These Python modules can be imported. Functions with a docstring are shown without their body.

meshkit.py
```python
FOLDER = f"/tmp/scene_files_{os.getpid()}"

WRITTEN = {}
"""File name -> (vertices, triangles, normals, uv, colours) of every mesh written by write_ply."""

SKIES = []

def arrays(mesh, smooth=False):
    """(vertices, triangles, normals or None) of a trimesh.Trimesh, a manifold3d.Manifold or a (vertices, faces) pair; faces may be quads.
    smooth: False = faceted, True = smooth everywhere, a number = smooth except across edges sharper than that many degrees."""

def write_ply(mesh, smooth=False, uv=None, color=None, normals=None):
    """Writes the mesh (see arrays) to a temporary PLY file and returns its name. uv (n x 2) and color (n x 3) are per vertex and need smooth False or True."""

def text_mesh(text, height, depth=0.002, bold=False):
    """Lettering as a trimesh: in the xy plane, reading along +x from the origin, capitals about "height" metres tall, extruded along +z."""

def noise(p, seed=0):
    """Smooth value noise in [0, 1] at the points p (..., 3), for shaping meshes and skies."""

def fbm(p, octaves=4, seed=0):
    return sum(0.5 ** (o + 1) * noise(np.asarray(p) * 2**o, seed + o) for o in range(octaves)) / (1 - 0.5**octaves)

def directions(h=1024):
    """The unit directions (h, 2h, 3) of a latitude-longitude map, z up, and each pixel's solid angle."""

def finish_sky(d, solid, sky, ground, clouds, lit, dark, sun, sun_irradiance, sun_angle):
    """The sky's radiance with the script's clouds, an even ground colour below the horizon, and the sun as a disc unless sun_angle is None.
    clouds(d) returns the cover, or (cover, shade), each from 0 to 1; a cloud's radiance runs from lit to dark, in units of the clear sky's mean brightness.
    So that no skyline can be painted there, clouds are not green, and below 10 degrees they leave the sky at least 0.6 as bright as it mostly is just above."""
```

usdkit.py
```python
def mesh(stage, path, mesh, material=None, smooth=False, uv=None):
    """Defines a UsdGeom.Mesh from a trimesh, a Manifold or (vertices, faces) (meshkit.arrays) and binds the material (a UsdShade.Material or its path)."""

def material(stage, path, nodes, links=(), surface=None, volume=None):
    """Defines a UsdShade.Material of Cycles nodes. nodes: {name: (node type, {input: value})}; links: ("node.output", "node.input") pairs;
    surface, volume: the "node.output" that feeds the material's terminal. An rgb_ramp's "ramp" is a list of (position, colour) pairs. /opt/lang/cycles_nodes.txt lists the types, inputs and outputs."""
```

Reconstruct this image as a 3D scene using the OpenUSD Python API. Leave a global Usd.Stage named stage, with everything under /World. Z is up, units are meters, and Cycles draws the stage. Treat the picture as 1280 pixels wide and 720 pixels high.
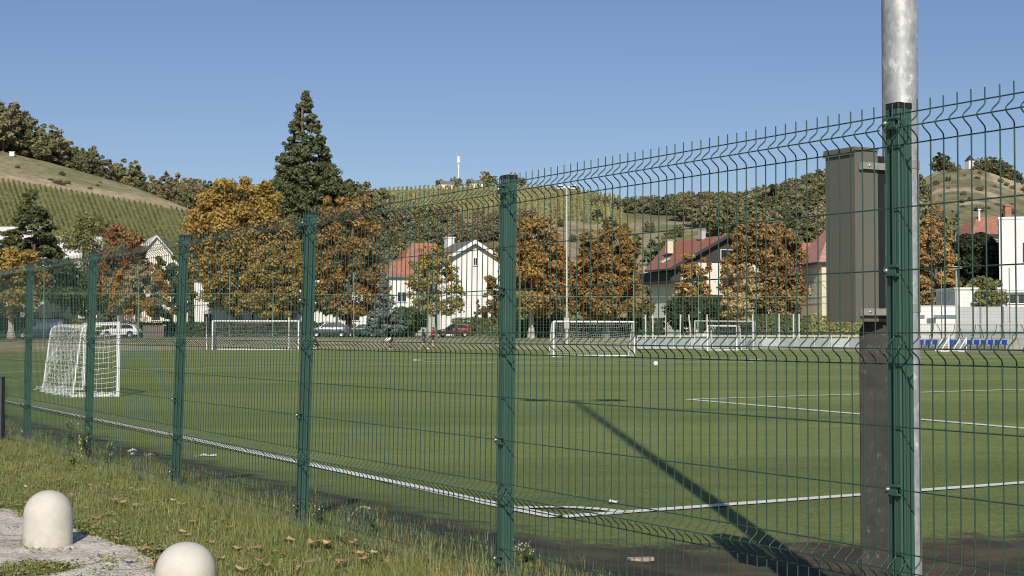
import math, random
import numpy as np, trimesh, manifold3d as m3, usdkit, meshkit
from shapely.geometry import Polygon, Point
from shapely import contains_xy
from pxr import Usd, UsdGeom, UsdLux, UsdShade, Gf, Vt, Sdf

stage = Usd.Stage.CreateInMemory()
UsdGeom.SetStageUpAxis(stage, UsdGeom.Tokens.z)
UsdGeom.Xform.Define(stage, '/World')
UsdGeom.Scope.Define(stage, '/World/Looks')

# ------------------------------------------------------------------ camera
EYE, FPX, PITCH = 1.45, 1850.0, math.atan(56 / 1850.0)
cam = UsdGeom.Camera.Define(stage, '/World/camera')
cam.CreateHorizontalApertureAttr(36.0)
cam.CreateVerticalApertureAttr(20.25)
cam.CreateFocalLengthAttr(36.0 * FPX / 1280)
cam.CreateClippingRangeAttr(Gf.Vec2f(0.05, 20000))
cam.CreateExposureAttr(EXPOSURE := -0.10)
cam.AddTranslateOp().Set(Gf.Vec3d(0, 0, EYE))
cam.AddRotateXOp().Set(90 + math.degrees(PITCH))

# ------------------------------------------------------------------ sky and sun
SUN_EL, SUN_AZ = math.radians(32), math.atan2(0.0204, -1.0)
SUN_INT, SKY_STR = 1.25, 0.076
usdkit.material(stage, '/World/Looks/sky', {
    's': ('sky_texture', {'sky_type': 'single_scattering', 'sun_disc': False, 'sun_elevation': SUN_EL, 'sun_rotation': SUN_AZ,
                          'altitude': 300.0, 'air_density': 1.0, 'aerosol_density': 0.45, 'ozone_density': 2.6}),
    'w': ('mix_color', {'fac': 1.0, 'blend_type': 'multiply', 'use_clamp': False, 'b': (0.98, 0.99, 1.14)}), 'b': ('background_shader', {'strength': SKY_STR})}, [('s.color', 'w.a'), ('w.result', 'b.color')], surface='b.Background')
dome = UsdLux.DomeLight.Define(stage, '/World/sky')
UsdShade.MaterialBindingAPI.Apply(dome.GetPrim()).Bind(UsdShade.Material.Get(stage, '/World/Looks/sky'))
sun = UsdLux.DistantLight.Define(stage, '/World/sun')
sun.CreateIntensityAttr(SUN_INT); sun.CreateAngleAttr(0.53); sun.CreateNormalizeAttr(True)
sun.CreateColorAttr(Gf.Vec3f(1.0, 0.93, 0.82))
_s = np.array([math.sin(SUN_AZ) * math.cos(SUN_EL), math.cos(SUN_AZ) * math.cos(SUN_EL), math.sin(SUN_EL)])
_x = np.cross([0, 0, 1.0], _s); _x /= np.linalg.norm(_x); _y = np.cross(_s, _x)
sun.AddTransformOp().Set(Gf.Matrix4d(*_x, 0, *_y, 0, *_s, 0, 0, 0, 0, 1))

# ------------------------------------------------------------------ helpers
RNG = np.random.default_rng(11)
_names = {}


def numbered(parent, name):
    k = (parent, name); n = _names.get(k, -1) + 1; _names[k] = n
    return f'{parent}/{name}' if n == 0 else f'{parent}/{name}_{n:03d}'


def key(p, **kw):
    for k, v in kw.items():
        if v is not None: p.SetCustomDataByKey(k, v)
    return p


def thing(name, label, category, loc=(0, 0, 0), rz=0.0, group=None, scale=None):
    x = UsdGeom.Xform.Define(stage, numbered('/World', name))
    x.AddTranslateOp().Set(Gf.Vec3d(*map(float, loc)))
    if rz: x.AddRotateZOp().Set(math.degrees(rz))
    if scale is not None: x.AddScaleOp().Set(Gf.Vec3f(*map(float, scale)))
    return key(x.GetPrim(), label=label, category=category, group=group)


def M(name):
    return UsdShade.Material.Get(stage, '/World/Looks/' + name)


def part(name, mesh, mat, parent='/World', smooth=False, label=None, kind=None, **kw):
    pp = parent if isinstance(parent, str) else str(parent.GetPath())
    m = usdkit.mesh(stage, numbered(pp, name), mesh, M(mat), smooth, **kw)
    return key(m.GetPrim(), label=label, kind=kind)


def copy_of(src, name, label, category, loc, rz=0.0, scale=(1, 1, 1), group=None):
    t = thing(name, label, category, loc, rz, group, scale)
    t.GetReferences().AddInternalReference(src.GetPath())
    t.SetInstanceable(True)
    return t


# picture point -> world (used once, to find where a thing stands)
CP, SP = math.cos(PITCH), math.sin(PITCH)


def ray(px, py):
    x, y = (px - 640) / FPX, (360 - py) / FPX
    return np.array([x, CP - y * SP, SP + y * CP])


def at(px, py, Y):
    r = ray(px, py); return np.array([0, 0, EYE]) + r * (Y / r[1])


def on(px, py, z=0.0):
    r = ray(px, py); return np.array([0, 0, EYE]) + r * ((z - EYE) / r[2])


def cat(*ms):
    V, F, n = [], [], 0
    for v, f in ms:
        v = np.asarray(v, float); f = np.asarray(f, int)
        if f.ndim == 2 and f.shape[1] == 4: f = np.vstack([f[:, [0, 1, 2]], f[:, [0, 2, 3]]])
        V.append(v); F.append(f + n); n += len(v)
    return np.vstack(V), np.vstack(F)


def box(x0, x1, y0, y1, z0, z1):
    v = np.array([[x, y, z] for x in (x0, x1) for y in (y0, y1) for z in (z0, z1)], float)
    f = np.array([[0, 1, 3, 2], [4, 6, 7, 5], [0, 4, 5, 1], [2, 3, 7, 6], [0, 2, 6, 4], [1, 5, 7, 3]])
    return v, np.vstack([f[:, [0, 1, 2]], f[:, [0, 2, 3]]])


def cbox(c, s, b=0.0):
    """box with chamfered edges, centre c, size s, chamfer b"""
    if b <= 0:
        return box(c[0] - s[0] / 2, c[0] + s[0] / 2, c[1] - s[1] / 2, c[1] + s[1] / 2, c[2] - s[2] / 2, c[2] + s[2] / 2)
    pts = []
    for sx in (-1, 1):
        for sy in (-1, 1):
            for sz in (-1, 1):
                h = np.array(s) / 2
                for k in range(3):
                    q = h.copy(); q[[i for i in range(3) if i != k]] -= b
                    pts.append(np.array(c) + np.array([sx, sy, sz]) * q)
    hull = trimesh.convex.convex_hull(np.array(pts))
    return np.array(hull.vertices), np.array(hull.faces)


def move(m, loc=(0, 0, 0), rz=0.0):
    v, f = m; c, s = math.cos(rz), math.sin(rz); v = np.asarray(v, float)
    w = np.stack([v[:, 0] * c - v[:, 1] * s, v[:, 0] * s + v[:, 1] * c, v[:, 2]], 1) + np.array(loc, float)
    return w, f


def sweep(pts, r, sides=6, caps=True):
    p = np.asarray(pts, float); r = np.broadcast_to(r, (len(p),)).astype(float)
    t = np.gradient(p, axis=0); t /= np.linalg.norm(t, axis=1, keepdims=True) + 1e-12
    ref = np.array([0, 0, 1.0]) if abs(t[:, 2]).mean() < 0.8 else np.array([1.0, 0, 0])
    a = np.cross(t, ref); a /= np.linalg.norm(a, axis=1, keepdims=True) + 1e-12
    b = np.cross(t, a); g = np.arange(sides) * 2 * np.pi / sides
    v = (p[:, None] + r[:, None, None] * (np.cos(g)[None, :, None] * a[:, None] + np.sin(g)[None, :, None] * b[:, None])).reshape(-1, 3)
    i, j = np.meshgrid(np.arange(len(p) - 1), np.arange(sides), indexing='ij')
    q = np.stack([i * sides + j, i * sides + (j + 1) % sides, (i + 1) * sides + (j + 1) % sides, (i + 1) * sides + j], -1).reshape(-1, 4)
    f = np.vstack([q[:, [0, 2, 1]], q[:, [0, 3, 2]]])
    if caps:
        e = [[0, k + 1, k] for k in range(1, sides - 1)]; o = (len(p) - 1) * sides
        e = [[0, k, k + 1] for k in range(1, sides - 1)] + [[o, o + k + 1, o + k] for k in range(1, sides - 1)]
        f = np.vstack([f, e])
    return v, f


def segs(P0, P1, r, sides=3):
    """many straight strings at once"""
    P0, P1 = np.asarray(P0, float), np.asarray(P1, float)
    t = P1 - P0; t /= np.linalg.norm(t, axis=1, keepdims=True) + 1e-12
    ref = np.where(np.abs(t[:, 2:]) < 0.9, [[0, 0, 1.0]], [[1.0, 0, 0]])
    a = np.cross(t, ref); a /= np.linalg.norm(a, axis=1, keepdims=True); b = np.cross(t, a)
    g = np.arange(sides) * 2 * np.pi / sides
    ring = r * (np.cos(g)[None, :, None] * a[:, None] + np.sin(g)[None, :, None] * b[:, None])
    v = np.concatenate([P0[:, None] + ring, P1[:, None] + ring], 1).reshape(-1, 3)
    k = np.arange(len(P0))[:, None, None] * 2 * sides
    j = np.arange(sides); q = np.stack([j, (j + 1) % sides, sides + (j + 1) % sides, sides + j], -1)[None] + k
    q = q.reshape(-1, 4)
    return v, np.vstack([q[:, [0, 2, 1]], q[:, [0, 3, 2]]])


def prism(poly, z0, z1):
    m = trimesh.creation.extrude_polygon(Polygon(poly) if not isinstance(poly, Polygon) else poly, z1 - z0, engine='earcut')
    v = np.array(m.vertices); v[:, 2] += z0
    return v, np.array(m.faces)


def lathe(profile, n=32):
    p = np.asarray(profile, float); g = np.arange(n) * 2 * np.pi / n
    v = np.stack([p[:, None, 0] * np.cos(g), p[:, None, 0] * np.sin(g), np.broadcast_to(p[:, None, 1], (len(p), n))], -1).reshape(-1, 3)
    i, j = np.meshgrid(np.arange(len(p) - 1), np.arange(n), indexing='ij')
    q = np.stack([i * n + j, i * n + (j + 1) % n, (i + 1) * n + (j + 1) % n, (i + 1) * n + j], -1).reshape(-1, 4)
    return v, np.vstack([q[:, [0, 1, 2]], q[:, [0, 2, 3]]])


def frame_box(c, ax, ay, az, s):
    """box with centre c, unit axes and size s"""
    v, f = box(-s[0] / 2, s[0] / 2, -s[1] / 2, s[1] / 2, -s[2] / 2, s[2] / 2)
    return np.array(c) + v[:, :1] * np.array(ax) + v[:, 1:2] * np.array(ay) + v[:, 2:] * np.array(az), f


def sheet(poly, z, zfun=None, step=None):
    m = trimesh.creation.triangulate_polygon(Polygon(poly), engine='earcut')
    v = np.column_stack([m[0], np.full(len(m[0]), z)]); f = np.array(m[1])
    n = np.cross(v[f[:, 1]] - v[f[:, 0]], v[f[:, 2]] - v[f[:, 0]])[:, 2]
    f[n < 0] = f[n < 0][:, ::-1]
    if step:
        v, f = trimesh.remesh.subdivide_to_size(v, f, step, max_iter=30)
    if zfun is not None: v[:, 2] = zfun(v[:, 0], v[:, 1]) + z
    return v, f


# ------------------------------------------------------------------ materials
def mat_plain(name, col, rough=0.6, metal=0.0, var=0.0, scale=8.0, bump=0.0, bscale=40.0, spec=0.5, coat=0.0):
    nodes = {'p': ('principled_bsdf', {'base_color': col, 'roughness': rough, 'metallic': metal, 'specular_ior_level': spec, 'coat_weight': coat})}
    links = []
    if var or bump:
        nodes['tc'] = ('geometry', {})
    if var:
        c = np.array(col)
        nodes['n'] = ('noise_texture', {'scale': scale, 'detail': 6.0, 'roughness': 0.62})
        nodes['r'] = ('rgb_ramp', {'ramp': [(0.3, tuple(np.clip(c * (1 - var), 0, 1))), (0.7, tuple(np.clip(c * (1 + var), 0, 1)))]})
        links += [('tc.position', 'n.vector'), ('n.fac', 'r.fac'), ('r.color', 'p.base_color')]
    if bump:
        nodes['bn'] = ('noise_texture', {'scale': bscale, 'detail': 4.0})
        nodes['b'] = ('bump', {'strength': 0.6, 'distance': bump})
        links += [('tc.position', 'bn.vector'), ('bn.fac', 'b.height'), ('b.normal', 'p.normal')]
    return usdkit.material(stage, '/World/Looks/' + name, nodes, links, surface='p.BSDF')


def mat_ramp(name, stops, scale, rough=0.8, detail=8.0, stops2=None, scale2=1.0, bump=0.0, bscale=60.0, mixfac=0.5, distort=0.0):
    """two noise scales of real surface colour, with relief"""
    nodes = {'g': ('geometry', {}), 'n': ('noise_texture', {'scale': scale, 'detail': detail, 'roughness': 0.65, 'distortion': distort}),
             'r': ('rgb_ramp', {'ramp': stops}), 'p': ('principled_bsdf', {'roughness': rough, 'specular_ior_level': 0.25})}
    links = [('g.position', 'n.vector'), ('n.fac', 'r.fac')]
    out = 'r.color'
    if stops2:
        nodes['n2'] = ('noise_texture', {'scale': scale2, 'detail': 5.0, 'roughness': 0.6})
        nodes['r2'] = ('rgb_ramp', {'ramp': stops2})
        nodes['m'] = ('mix_color', {'fac': mixfac, 'blend_type': 'mix'})
        links += [('g.position', 'n2.vector'), ('n2.fac', 'r2.fac'), ('r.color', 'm.a'), ('r2.color', 'm.b')]
        out = 'm.result'
    links.append((out, 'p.base_color'))
    if bump:
        nodes['bn'] = ('noise_texture', {'scale': bscale, 'detail': 5.0, 'roughness': 0.7})
        nodes['b'] = ('bump', {'strength': 0.8, 'distance': bump})
        links += [('g.position', 'bn.vector'), ('bn.fac', 'b.height'), ('b.normal', 'p.normal')]
    return usdkit.material(stage, '/World/Looks/' + name, nodes, links, surface='p.BSDF')


def mat_leaf(name, cols, scale=0.9, trans=0.3, rough=0.6, fine=7.0):
    """foliage: colour varies from clump to clump, leaf to leaf and tree to tree"""
    k = len(cols)
    stops = [(0.28 + 0.44 * i / (k - 1), c) for i, c in enumerate(cols)]
    nodes = {'tc': ('texture_coordinate', {}), 'n': ('noise_texture', {'scale': scale, 'detail': 2.0}),
             'n2': ('noise_texture', {'scale': fine, 'detail': 1.0}), 'oi': ('object_info', {}), 'wn': ('white_noise_texture', {}),
             'a1': ('math', {'math_type': 'multiply_add', 'value2': 0.45}), 'a2': ('math', {'math_type': 'multiply_add', 'value2': 0.16, 'value3': -0.08}),
             'a0': ('math', {'math_type': 'multiply', 'value2': 0.55}), 'ad': ('math', {'math_type': 'add'}),
             'r': ('rgb_ramp', {'ramp': stops}),
             'p': ('principled_bsdf', {'roughness': rough, 'specular_ior_level': 0.3}), 't': ('translucent_bsdf', {}), 'm': ('mix_closure', {'fac': trans})}
    links = [('tc.object', 'n.vector'), ('tc.object', 'n2.vector'), ('n2.fac', 'a0.value1'), ('n.fac', 'a1.value1'), ('a0.value', 'a1.value3'),
             ('oi.location', 'wn.vector'), ('wn.value', 'a2.value1'), ('a1.value', 'ad.value1'), ('a2.value', 'ad.value2'), ('ad.value', 'r.fac'),
             ('r.color', 'p.base_color'), ('r.color', 't.color'), ('p.BSDF', 'm.closure1'), ('t.BSDF', 'm.closure2')]
    return usdkit.material(stage, '/World/Looks/' + name, nodes, links, surface='m.closure')
# ------------------------------------------------------------------ layout
TH = math.atan2(1070, FPX)
FD = np.array([-math.sin(TH), math.cos(TH)])                  # along the fence, away from us
FN = np.array([-math.cos(TH), -math.sin(TH)])                 # from the fence towards us
F0 = np.array([1.24, 4.73])                                   # corner of the nearest post
POST_S = [2.554 * k for k in (-1.0, 0.0, 0.99, 1.943, 2.927, 3.985, 5.016, 6.03)]
LEAN = [0.0, 0.0, 0.022, 0.055, 0.052, 0.034, 0.02, 0.02]


def pside(x, y):
    """distance to the field side of the fence line"""
    return -((x - F0[0]) * FN[0] + (y - F0[1]) * FN[1])


def sstep(a, b, x):
    t = np.clip((x - a) / (b - a), 0, 1); return t * t * (3 - 2 * t)


U_K = np.array([-2600, -900, -400, -100, 0, 60, 100, 170, 232, 300, 360, 420])
L_Y = np.array([260, 190, 180, 190, 200, 211, 221, 239, 262, 292, 330, 416])
C_K = np.array([-900, 0, 200, 300, 400, 480, 560, 640, 700, 760, 800, 900, 960, 1000, 1036, 1100, 1180, 1300, 1700, 3500])
C_Y = np.array([250, 240, 248, 243, 239, 238, 234, 232, 234, 244, 252, 255, 245, 238, 233, 240, 270, 330, 380, 380])
R_K = np.array([900, 1000, 1080, 1130, 1152, 1172, 1195, 1222, 1242, 1280, 1340, 1500, 2200, 3600])
R_Y = np.array([416, 330, 270, 240, 230, 221, 219, 219, 225, 240, 262, 300, 330, 345])


def hill(u, r, K, Yk, foot, ridge, back=0.10):
    """a hill: even slope from foot to ridge line, falling away behind"""
    top = EYE + (416 - np.interp(u, K, Yk)) / FPX * ridge
    top = np.maximum(top, 2.0)
    t = np.clip((r - foot) / (ridge - foot), 0, 1)
    t = t * (0.82 + 0.18 * t)
    h = 2 + (top - 2) * t
    return np.where(r > ridge, top - (r - ridge) * back, h)


def base_z(x, y):
    p = pside(x, y)
    verge = 0.20 + 0.05 * sstep(-0.9, -0.15, p)
    z = np.where(p < 0, verge, 0.25 * (1 - sstep(0.0, 2.3, p)))
    far = 0.9 * sstep(125, 150, y) + 0.25 * sstep(150, 200, y) + 0.85 * sstep(200, 262, y)
    return z * (1 - sstep(30, 60, np.hypot(x, y))) + far


def ground_z(x, y):
    x, y = np.asarray(x, float), np.asarray(y, float)
    z = base_z(x, y)
    yy = np.maximum(y, 1.0)
    u = 640 + FPX * x / yy
    r = np.hypot(x, y)
    n = meshkit.fbm(np.stack([x / 38, y / 38, np.zeros_like(x)], -1), 3, 5) - 0.5
    h = np.maximum.reduce([hill(u, r, U_K, L_Y, 258, 505, 0.12), hill(u, r, C_K, C_Y, 275, 690, 0.06), hill(u, r, R_K, R_Y, 275, 620, 0.2)])
    h = h + n * 2.4 * sstep(270, 330, r) * (1 - 0.75 * sstep(430, 500, r))
    front = sstep(math.radians(-72), math.radians(-60), -np.abs(np.arctan2(x, y)))
    w = sstep(255, 275, r) * front
    return z * (1 - w) + np.maximum(h, 2.0) * w


# ------------------------------------------------------------------ ground materials
usdkit.material(stage, '/World/Looks/ground', {
    'g': ('geometry', {}), 'a': ('attribute', {'attribute': 'soil'}),
    'n': ('noise_texture', {'scale': 0.35, 'detail': 9.0, 'roughness': 0.7}), 'r': ('rgb_ramp', {'ramp': [(0.3, (0.55, 0.55, 0.55)), (0.7, (1.4, 1.4, 1.4))]}),
    'm': ('mix_color', {'fac': 1.0, 'blend_type': 'multiply', 'use_clamp': False}), 'p': ('principled_bsdf', {'roughness': 0.9, 'specular_ior_level': 0.15}),
    'bn': ('noise_texture', {'scale': 1.3, 'detail': 5.0}), 'b': ('bump', {'strength': 0.7, 'distance': 0.3})},
    [('g.position', 'n.vector'), ('n.fac', 'r.fac'), ('a.color', 'm.a'), ('r.color', 'm.b'), ('m.result', 'p.base_color'),
     ('g.position', 'bn.vector'), ('bn.fac', 'b.height'), ('b.normal', 'p.normal')], surface='p.BSDF')
# synthetic turf: mown look in broad bands, worn and sandy at the touchline
usdkit.material(stage, '/World/Looks/turf', {
    'g': ('geometry', {}), 'n': ('noise_texture', {'scale': 90.0, 'detail': 5.0, 'roughness': 0.75}),
    'r': ('rgb_ramp', {'ramp': [(0.28, (0.095, 0.122, 0.038)), (0.5, (0.20, 0.25, 0.086)), (0.72, (0.365, 0.40, 0.165))]}),
    'mp': ('mapping', {'mapping_type': 'point', 'scale': (0.12, 0.5, 1.0), 'rotation': (0, 0, -TH)}),
    'n2': ('noise_texture', {'scale': 1.0, 'detail': 6.0, 'roughness': 0.7}), 'r2': ('rgb_ramp', {'ramp': [(0.3, (0.74, 0.79, 0.74)), (0.7, (1.2, 1.15, 1.1))]}),
    'n3': ('noise_texture', {'scale': 7.0, 'detail': 6.0, 'roughness': 0.75}), 'r3': ('rgb_ramp', {'ramp': [(0.3, (0.8, 0.82, 0.8)), (0.7, (1.18, 1.16, 1.1))]}),
    'w': ('wave_texture', {'wave_type': 'bands', 'bands_direction': 'y', 'scale': 0.055, 'distortion': 1.2, 'detail': 2.0}),
    'rw': ('rgb_ramp', {'ramp': [(0.35, (0.90, 0.92, 0.9)), (0.65, (1.07, 1.06, 1.04))]}),
    'm': ('mix_color', {'fac': 1.0, 'blend_type': 'multiply', 'use_clamp': False}), 'm2': ('mix_color', {'fac': 1.0, 'blend_type': 'multiply', 'use_clamp': False}),
    'm3': ('mix_color', {'fac': 1.0, 'blend_type': 'multiply', 'use_clamp': False}),
    'wa': ('attribute', {'attribute': 'worn'}), 'wn': ('noise_texture', {'scale': 2.2, 'detail': 10.0, 'roughness': 0.74}), 'w1': ('math', {'math_type': 'multiply_add', 'value2': 2.4, 'value3': -1.2}), 'w2': ('math', {'math_type': 'add'}),
    'wm': ('map_range', {'range_type': 'smoothstep', 'from_min': 0.25, 'from_max': 0.75, 'clamp': True}),
    'ds': ('noise_texture', {'scale': 55.0, 'detail': 8.0, 'roughness': 0.65}), 'dr': ('rgb_ramp', {'ramp': [(0.3, (0.032, 0.026, 0.02)), (0.55, (0.078, 0.065, 0.05)), (0.68, (0.15, 0.128, 0.10)), (0.8, (0.42, 0.38, 0.31))]}),
    'ds2': ('noise_texture', {'scale': 1.5, 'detail': 9.0, 'roughness': 0.7}), 'dr2': ('rgb_ramp', {'ramp': [(0.36, (0.055, 0.045, 0.034)), (0.48, (0.10, 0.085, 0.058)), (0.58, (0.20, 0.18, 0.085))]}), 'dm': ('mix_color', {'fac': 0.5}), 'mw': ('mix_color', {}),
    'n4': ('noise_texture', {'scale': 34.0, 'detail': 3.0, 'roughness': 0.6}), 'r4': ('rgb_ramp', {'ramp': [(0.3, (0.68, 0.7, 0.66)), (0.7, (1.32, 1.3, 1.28))]}), 'm4': ('mix_color', {'fac': 1.0, 'blend_type': 'multiply', 'use_clamp': False}),
    'p': ('principled_bsdf', {'roughness': 0.85, 'specular_ior_level': 0.2}), 'b': ('bump', {'strength': 0.9, 'distance': 0.02})},
    [('g.position', 'n.vector'), ('n.fac', 'r.fac'), ('g.position', 'mp.vector'), ('mp.vector', 'n2.vector'), ('n2.fac', 'r2.fac'), ('mp.vector', 'w.vector'), ('w.fac', 'rw.fac'),
     ('g.position', 'n3.vector'), ('n3.fac', 'r3.fac'),
     ('r.color', 'm.a'), ('r2.color', 'm.b'), ('m.result', 'm2.a'), ('rw.color', 'm2.b'), ('m2.result', 'm3.a'), ('r3.color', 'm3.b'), ('g.position', 'n4.vector'), ('n4.fac', 'r4.fac'), ('m3.result', 'm4.a'), ('r4.color', 'm4.b'), ('g.position', 'wn.vector'), ('wn.fac', 'w1.value1'), ('w1.value', 'w2.value1'), ('wa.fac', 'w2.value2'), ('w2.value', 'wm.value'), ('g.position', 'ds.vector'), ('ds.fac', 'dr.fac'), ('g.position', 'ds2.vector'), ('ds2.fac', 'dr2.fac'), ('dr.color', 'dm.a'), ('dr2.color', 'dm.b'), ('m4.result', 'mw.a'), ('dm.result', 'mw.b'), ('wm.result', 'mw.fac'), ('mw.result', 'p.base_color'), ('n.fac', 'b.height'), ('b.normal', 'p.normal')], surface='p.BSDF')
mat_ramp('line_paint', [(0.25, (0.58, 0.58, 0.5)), (0.5, (0.80, 0.79, 0.74))], 25.0, bump=0.01, bscale=90)
mat_ramp('verge_soil', [(0.3, (0.09, 0.08, 0.034)), (0.55, (0.19, 0.175, 0.07)), (0.75, (0.30, 0.25, 0.13))], 16.0, stops2=[(0.35, (0.22, 0.16, 0.085)), (0.6, (0.13, 0.145, 0.05))], scale2=2.0, bump=0.05, bscale=45)
usdkit.material(stage, '/World/Looks/asphalt', {
    'g': ('geometry', {}), 'v': ('voronoi_texture', {'scale': 72.0, 'feature': 'f1'}), 'rv': ('rgb_ramp', {'ramp': [(0.0, (0.30, 0.28, 0.25)), (0.5, (0.68, 0.63, 0.55)), (1.0, (0.92, 0.86, 0.76))]}),
    'n': ('noise_texture', {'scale': 3.2, 'detail': 9.0, 'roughness': 0.72}), 'rn': ('rgb_ramp', {'ramp': [(0.3, (0.52, 0.5, 0.47)), (0.55, (1.0, 0.99, 0.97)), (0.75, (1.2, 1.18, 1.14))]}),
    'c': ('voronoi_texture', {'scale': 1.1, 'feature': 'distance_to_edge', 'randomness': 1.0}), 'rc': ('rgb_ramp', {'ramp': [(0.0, (0.35, 0.33, 0.3)), (0.018, (1, 1, 1)), (1.0, (1, 1, 1))]}),
    'wn': ('noise_texture', {'scale': 2.4, 'detail': 4.0}), 'wa': ('vector_math', {'math_type': 'multiply_add', 'vector2': (0.5, 0.5, 0.5)}),
    'm': ('mix_color', {'fac': 1.0, 'blend_type': 'multiply', 'use_clamp': False}), 'm2': ('mix_color', {'fac': 0.8, 'blend_type': 'multiply'}),
    'p': ('principled_bsdf', {'roughness': 0.9, 'specular_ior_level': 0.25}), 'b': ('bump', {'strength': 0.9, 'distance': 0.008})},
    [('g.position', 'v.vector'), ('v.color', 'rv.fac'), ('g.position', 'n.vector'), ('n.fac', 'rn.fac'), ('g.position', 'wn.vector'), ('wn.color', 'wa.vector1'), ('g.position', 'wa.vector3'), ('wa.vector', 'c.vector'), ('c.distance', 'rc.fac'),
     ('rv.color', 'm.a'), ('rn.color', 'm.b'), ('m.result', 'm2.a'), ('rc.color', 'm2.b'), ('m2.result', 'p.base_color'), ('v.distance', 'b.height'), ('b.normal', 'p.normal')], surface='p.BSDF')

# ------------------------------------------------------------------ the ground: one sheet out to the horizon, with the hills
az = np.radians(np.unique(np.concatenate([np.arange(-23, 23.01, 0.14), np.arange(-62, -23, 1.0), np.arange(24, 63, 1.0), np.arange(66, 295, 6.0)])))
rr = np.concatenate([[0.3, 2, 4], np.arange(6, 40, 1.5), np.arange(40, 120, 8.0), np.arange(120, 150, 2.5), np.arange(150, 256, 7.0), np.arange(256, 720, 5.0), [740, 780, 850, 950, 1100, 1400, 2000, 3500, 6000]])
A, R = np.meshgrid(az, rr, indexing='ij')
gx, gy = R * np.sin(A), R * np.cos(A)
gz = ground_z(gx, gy) - 0.02
gz = np.where(R > 900, np.minimum(gz, 60), gz)
na, nr = A.shape
i, j = np.meshgrid(np.arange(na), np.arange(nr - 1), indexing='ij')
i2 = (i + 1) % na
q = np.stack([i * nr + j, i * nr + j + 1, i2 * nr + j + 1, i2 * nr + j], -1).reshape(-1, 4)
GV = np.stack([gx, gy, gz], -1).reshape(-1, 3)
GF = np.vstack([q[:, [0, 2, 1]], q[:, [0, 3, 2]]])
un = 640 + FPX * gx / np.maximum(gy, 1)
pn = meshkit.fbm(np.stack([gx / 14, gy / 14, 0 * gx], -1), 4, 3)
pn2 = meshkit.fbm(np.stack([gx / 5 + 40, gy / 9, 0 * gx], -1), 3, 13)
SOIL = dict(lawn=(0.24, 0.235, 0.11), dirt=(0.40, 0.355, 0.23), dry=(0.275, 0.25, 0.145), scrub=(0.215, 0.20, 0.12), tan=(0.42, 0.335, 0.215), vine=(0.20, 0.20, 0.09), wood=(0.17, 0.16, 0.08), gold=(0.28, 0.26, 0.12))
col = np.zeros(gx.shape + (3,)) + SOIL['lawn']


def lay(mask, name):
    global col
    m = np.clip(mask, 0, 1)[..., None]; col = col * (1 - m) + np.array(SOIL[name]) * m


elev = 416 - (gz - EYE) / np.maximum(R, 1) * FPX          # how high on the slope a spot lies, as the eye sees it
lay((R > 120) * (R < 152) * (gy > 0) * np.clip(.25 + 1.3 * (pn - .35), 0, 1), 'dirt')
lay(sstep(250, 275, R), 'wood')
onl = (un < 300) * (R < 512) * (R > 270)
band = np.interp(un, [-400, 0, 60, 110, 170, 232, 300], [225, 234, 240, 247, 255, 265, 285])
lay(onl * sstep(band - 2, band + 3, elev), 'vine')
lay(onl * (1 - sstep(band - 4, band + 1, elev)), 'dry')
lay(onl * sstep(0.5, 0.62, pn) * (1 - sstep(band - 8, band - 3, elev)) * 0.8, 'vine')
lay(onl * sstep(-10, -3, elev - band) * (1 - sstep(0, 4, elev - band)), 'tan')
onc = (un > 470) * (un < 790) * (R > 520)
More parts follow.
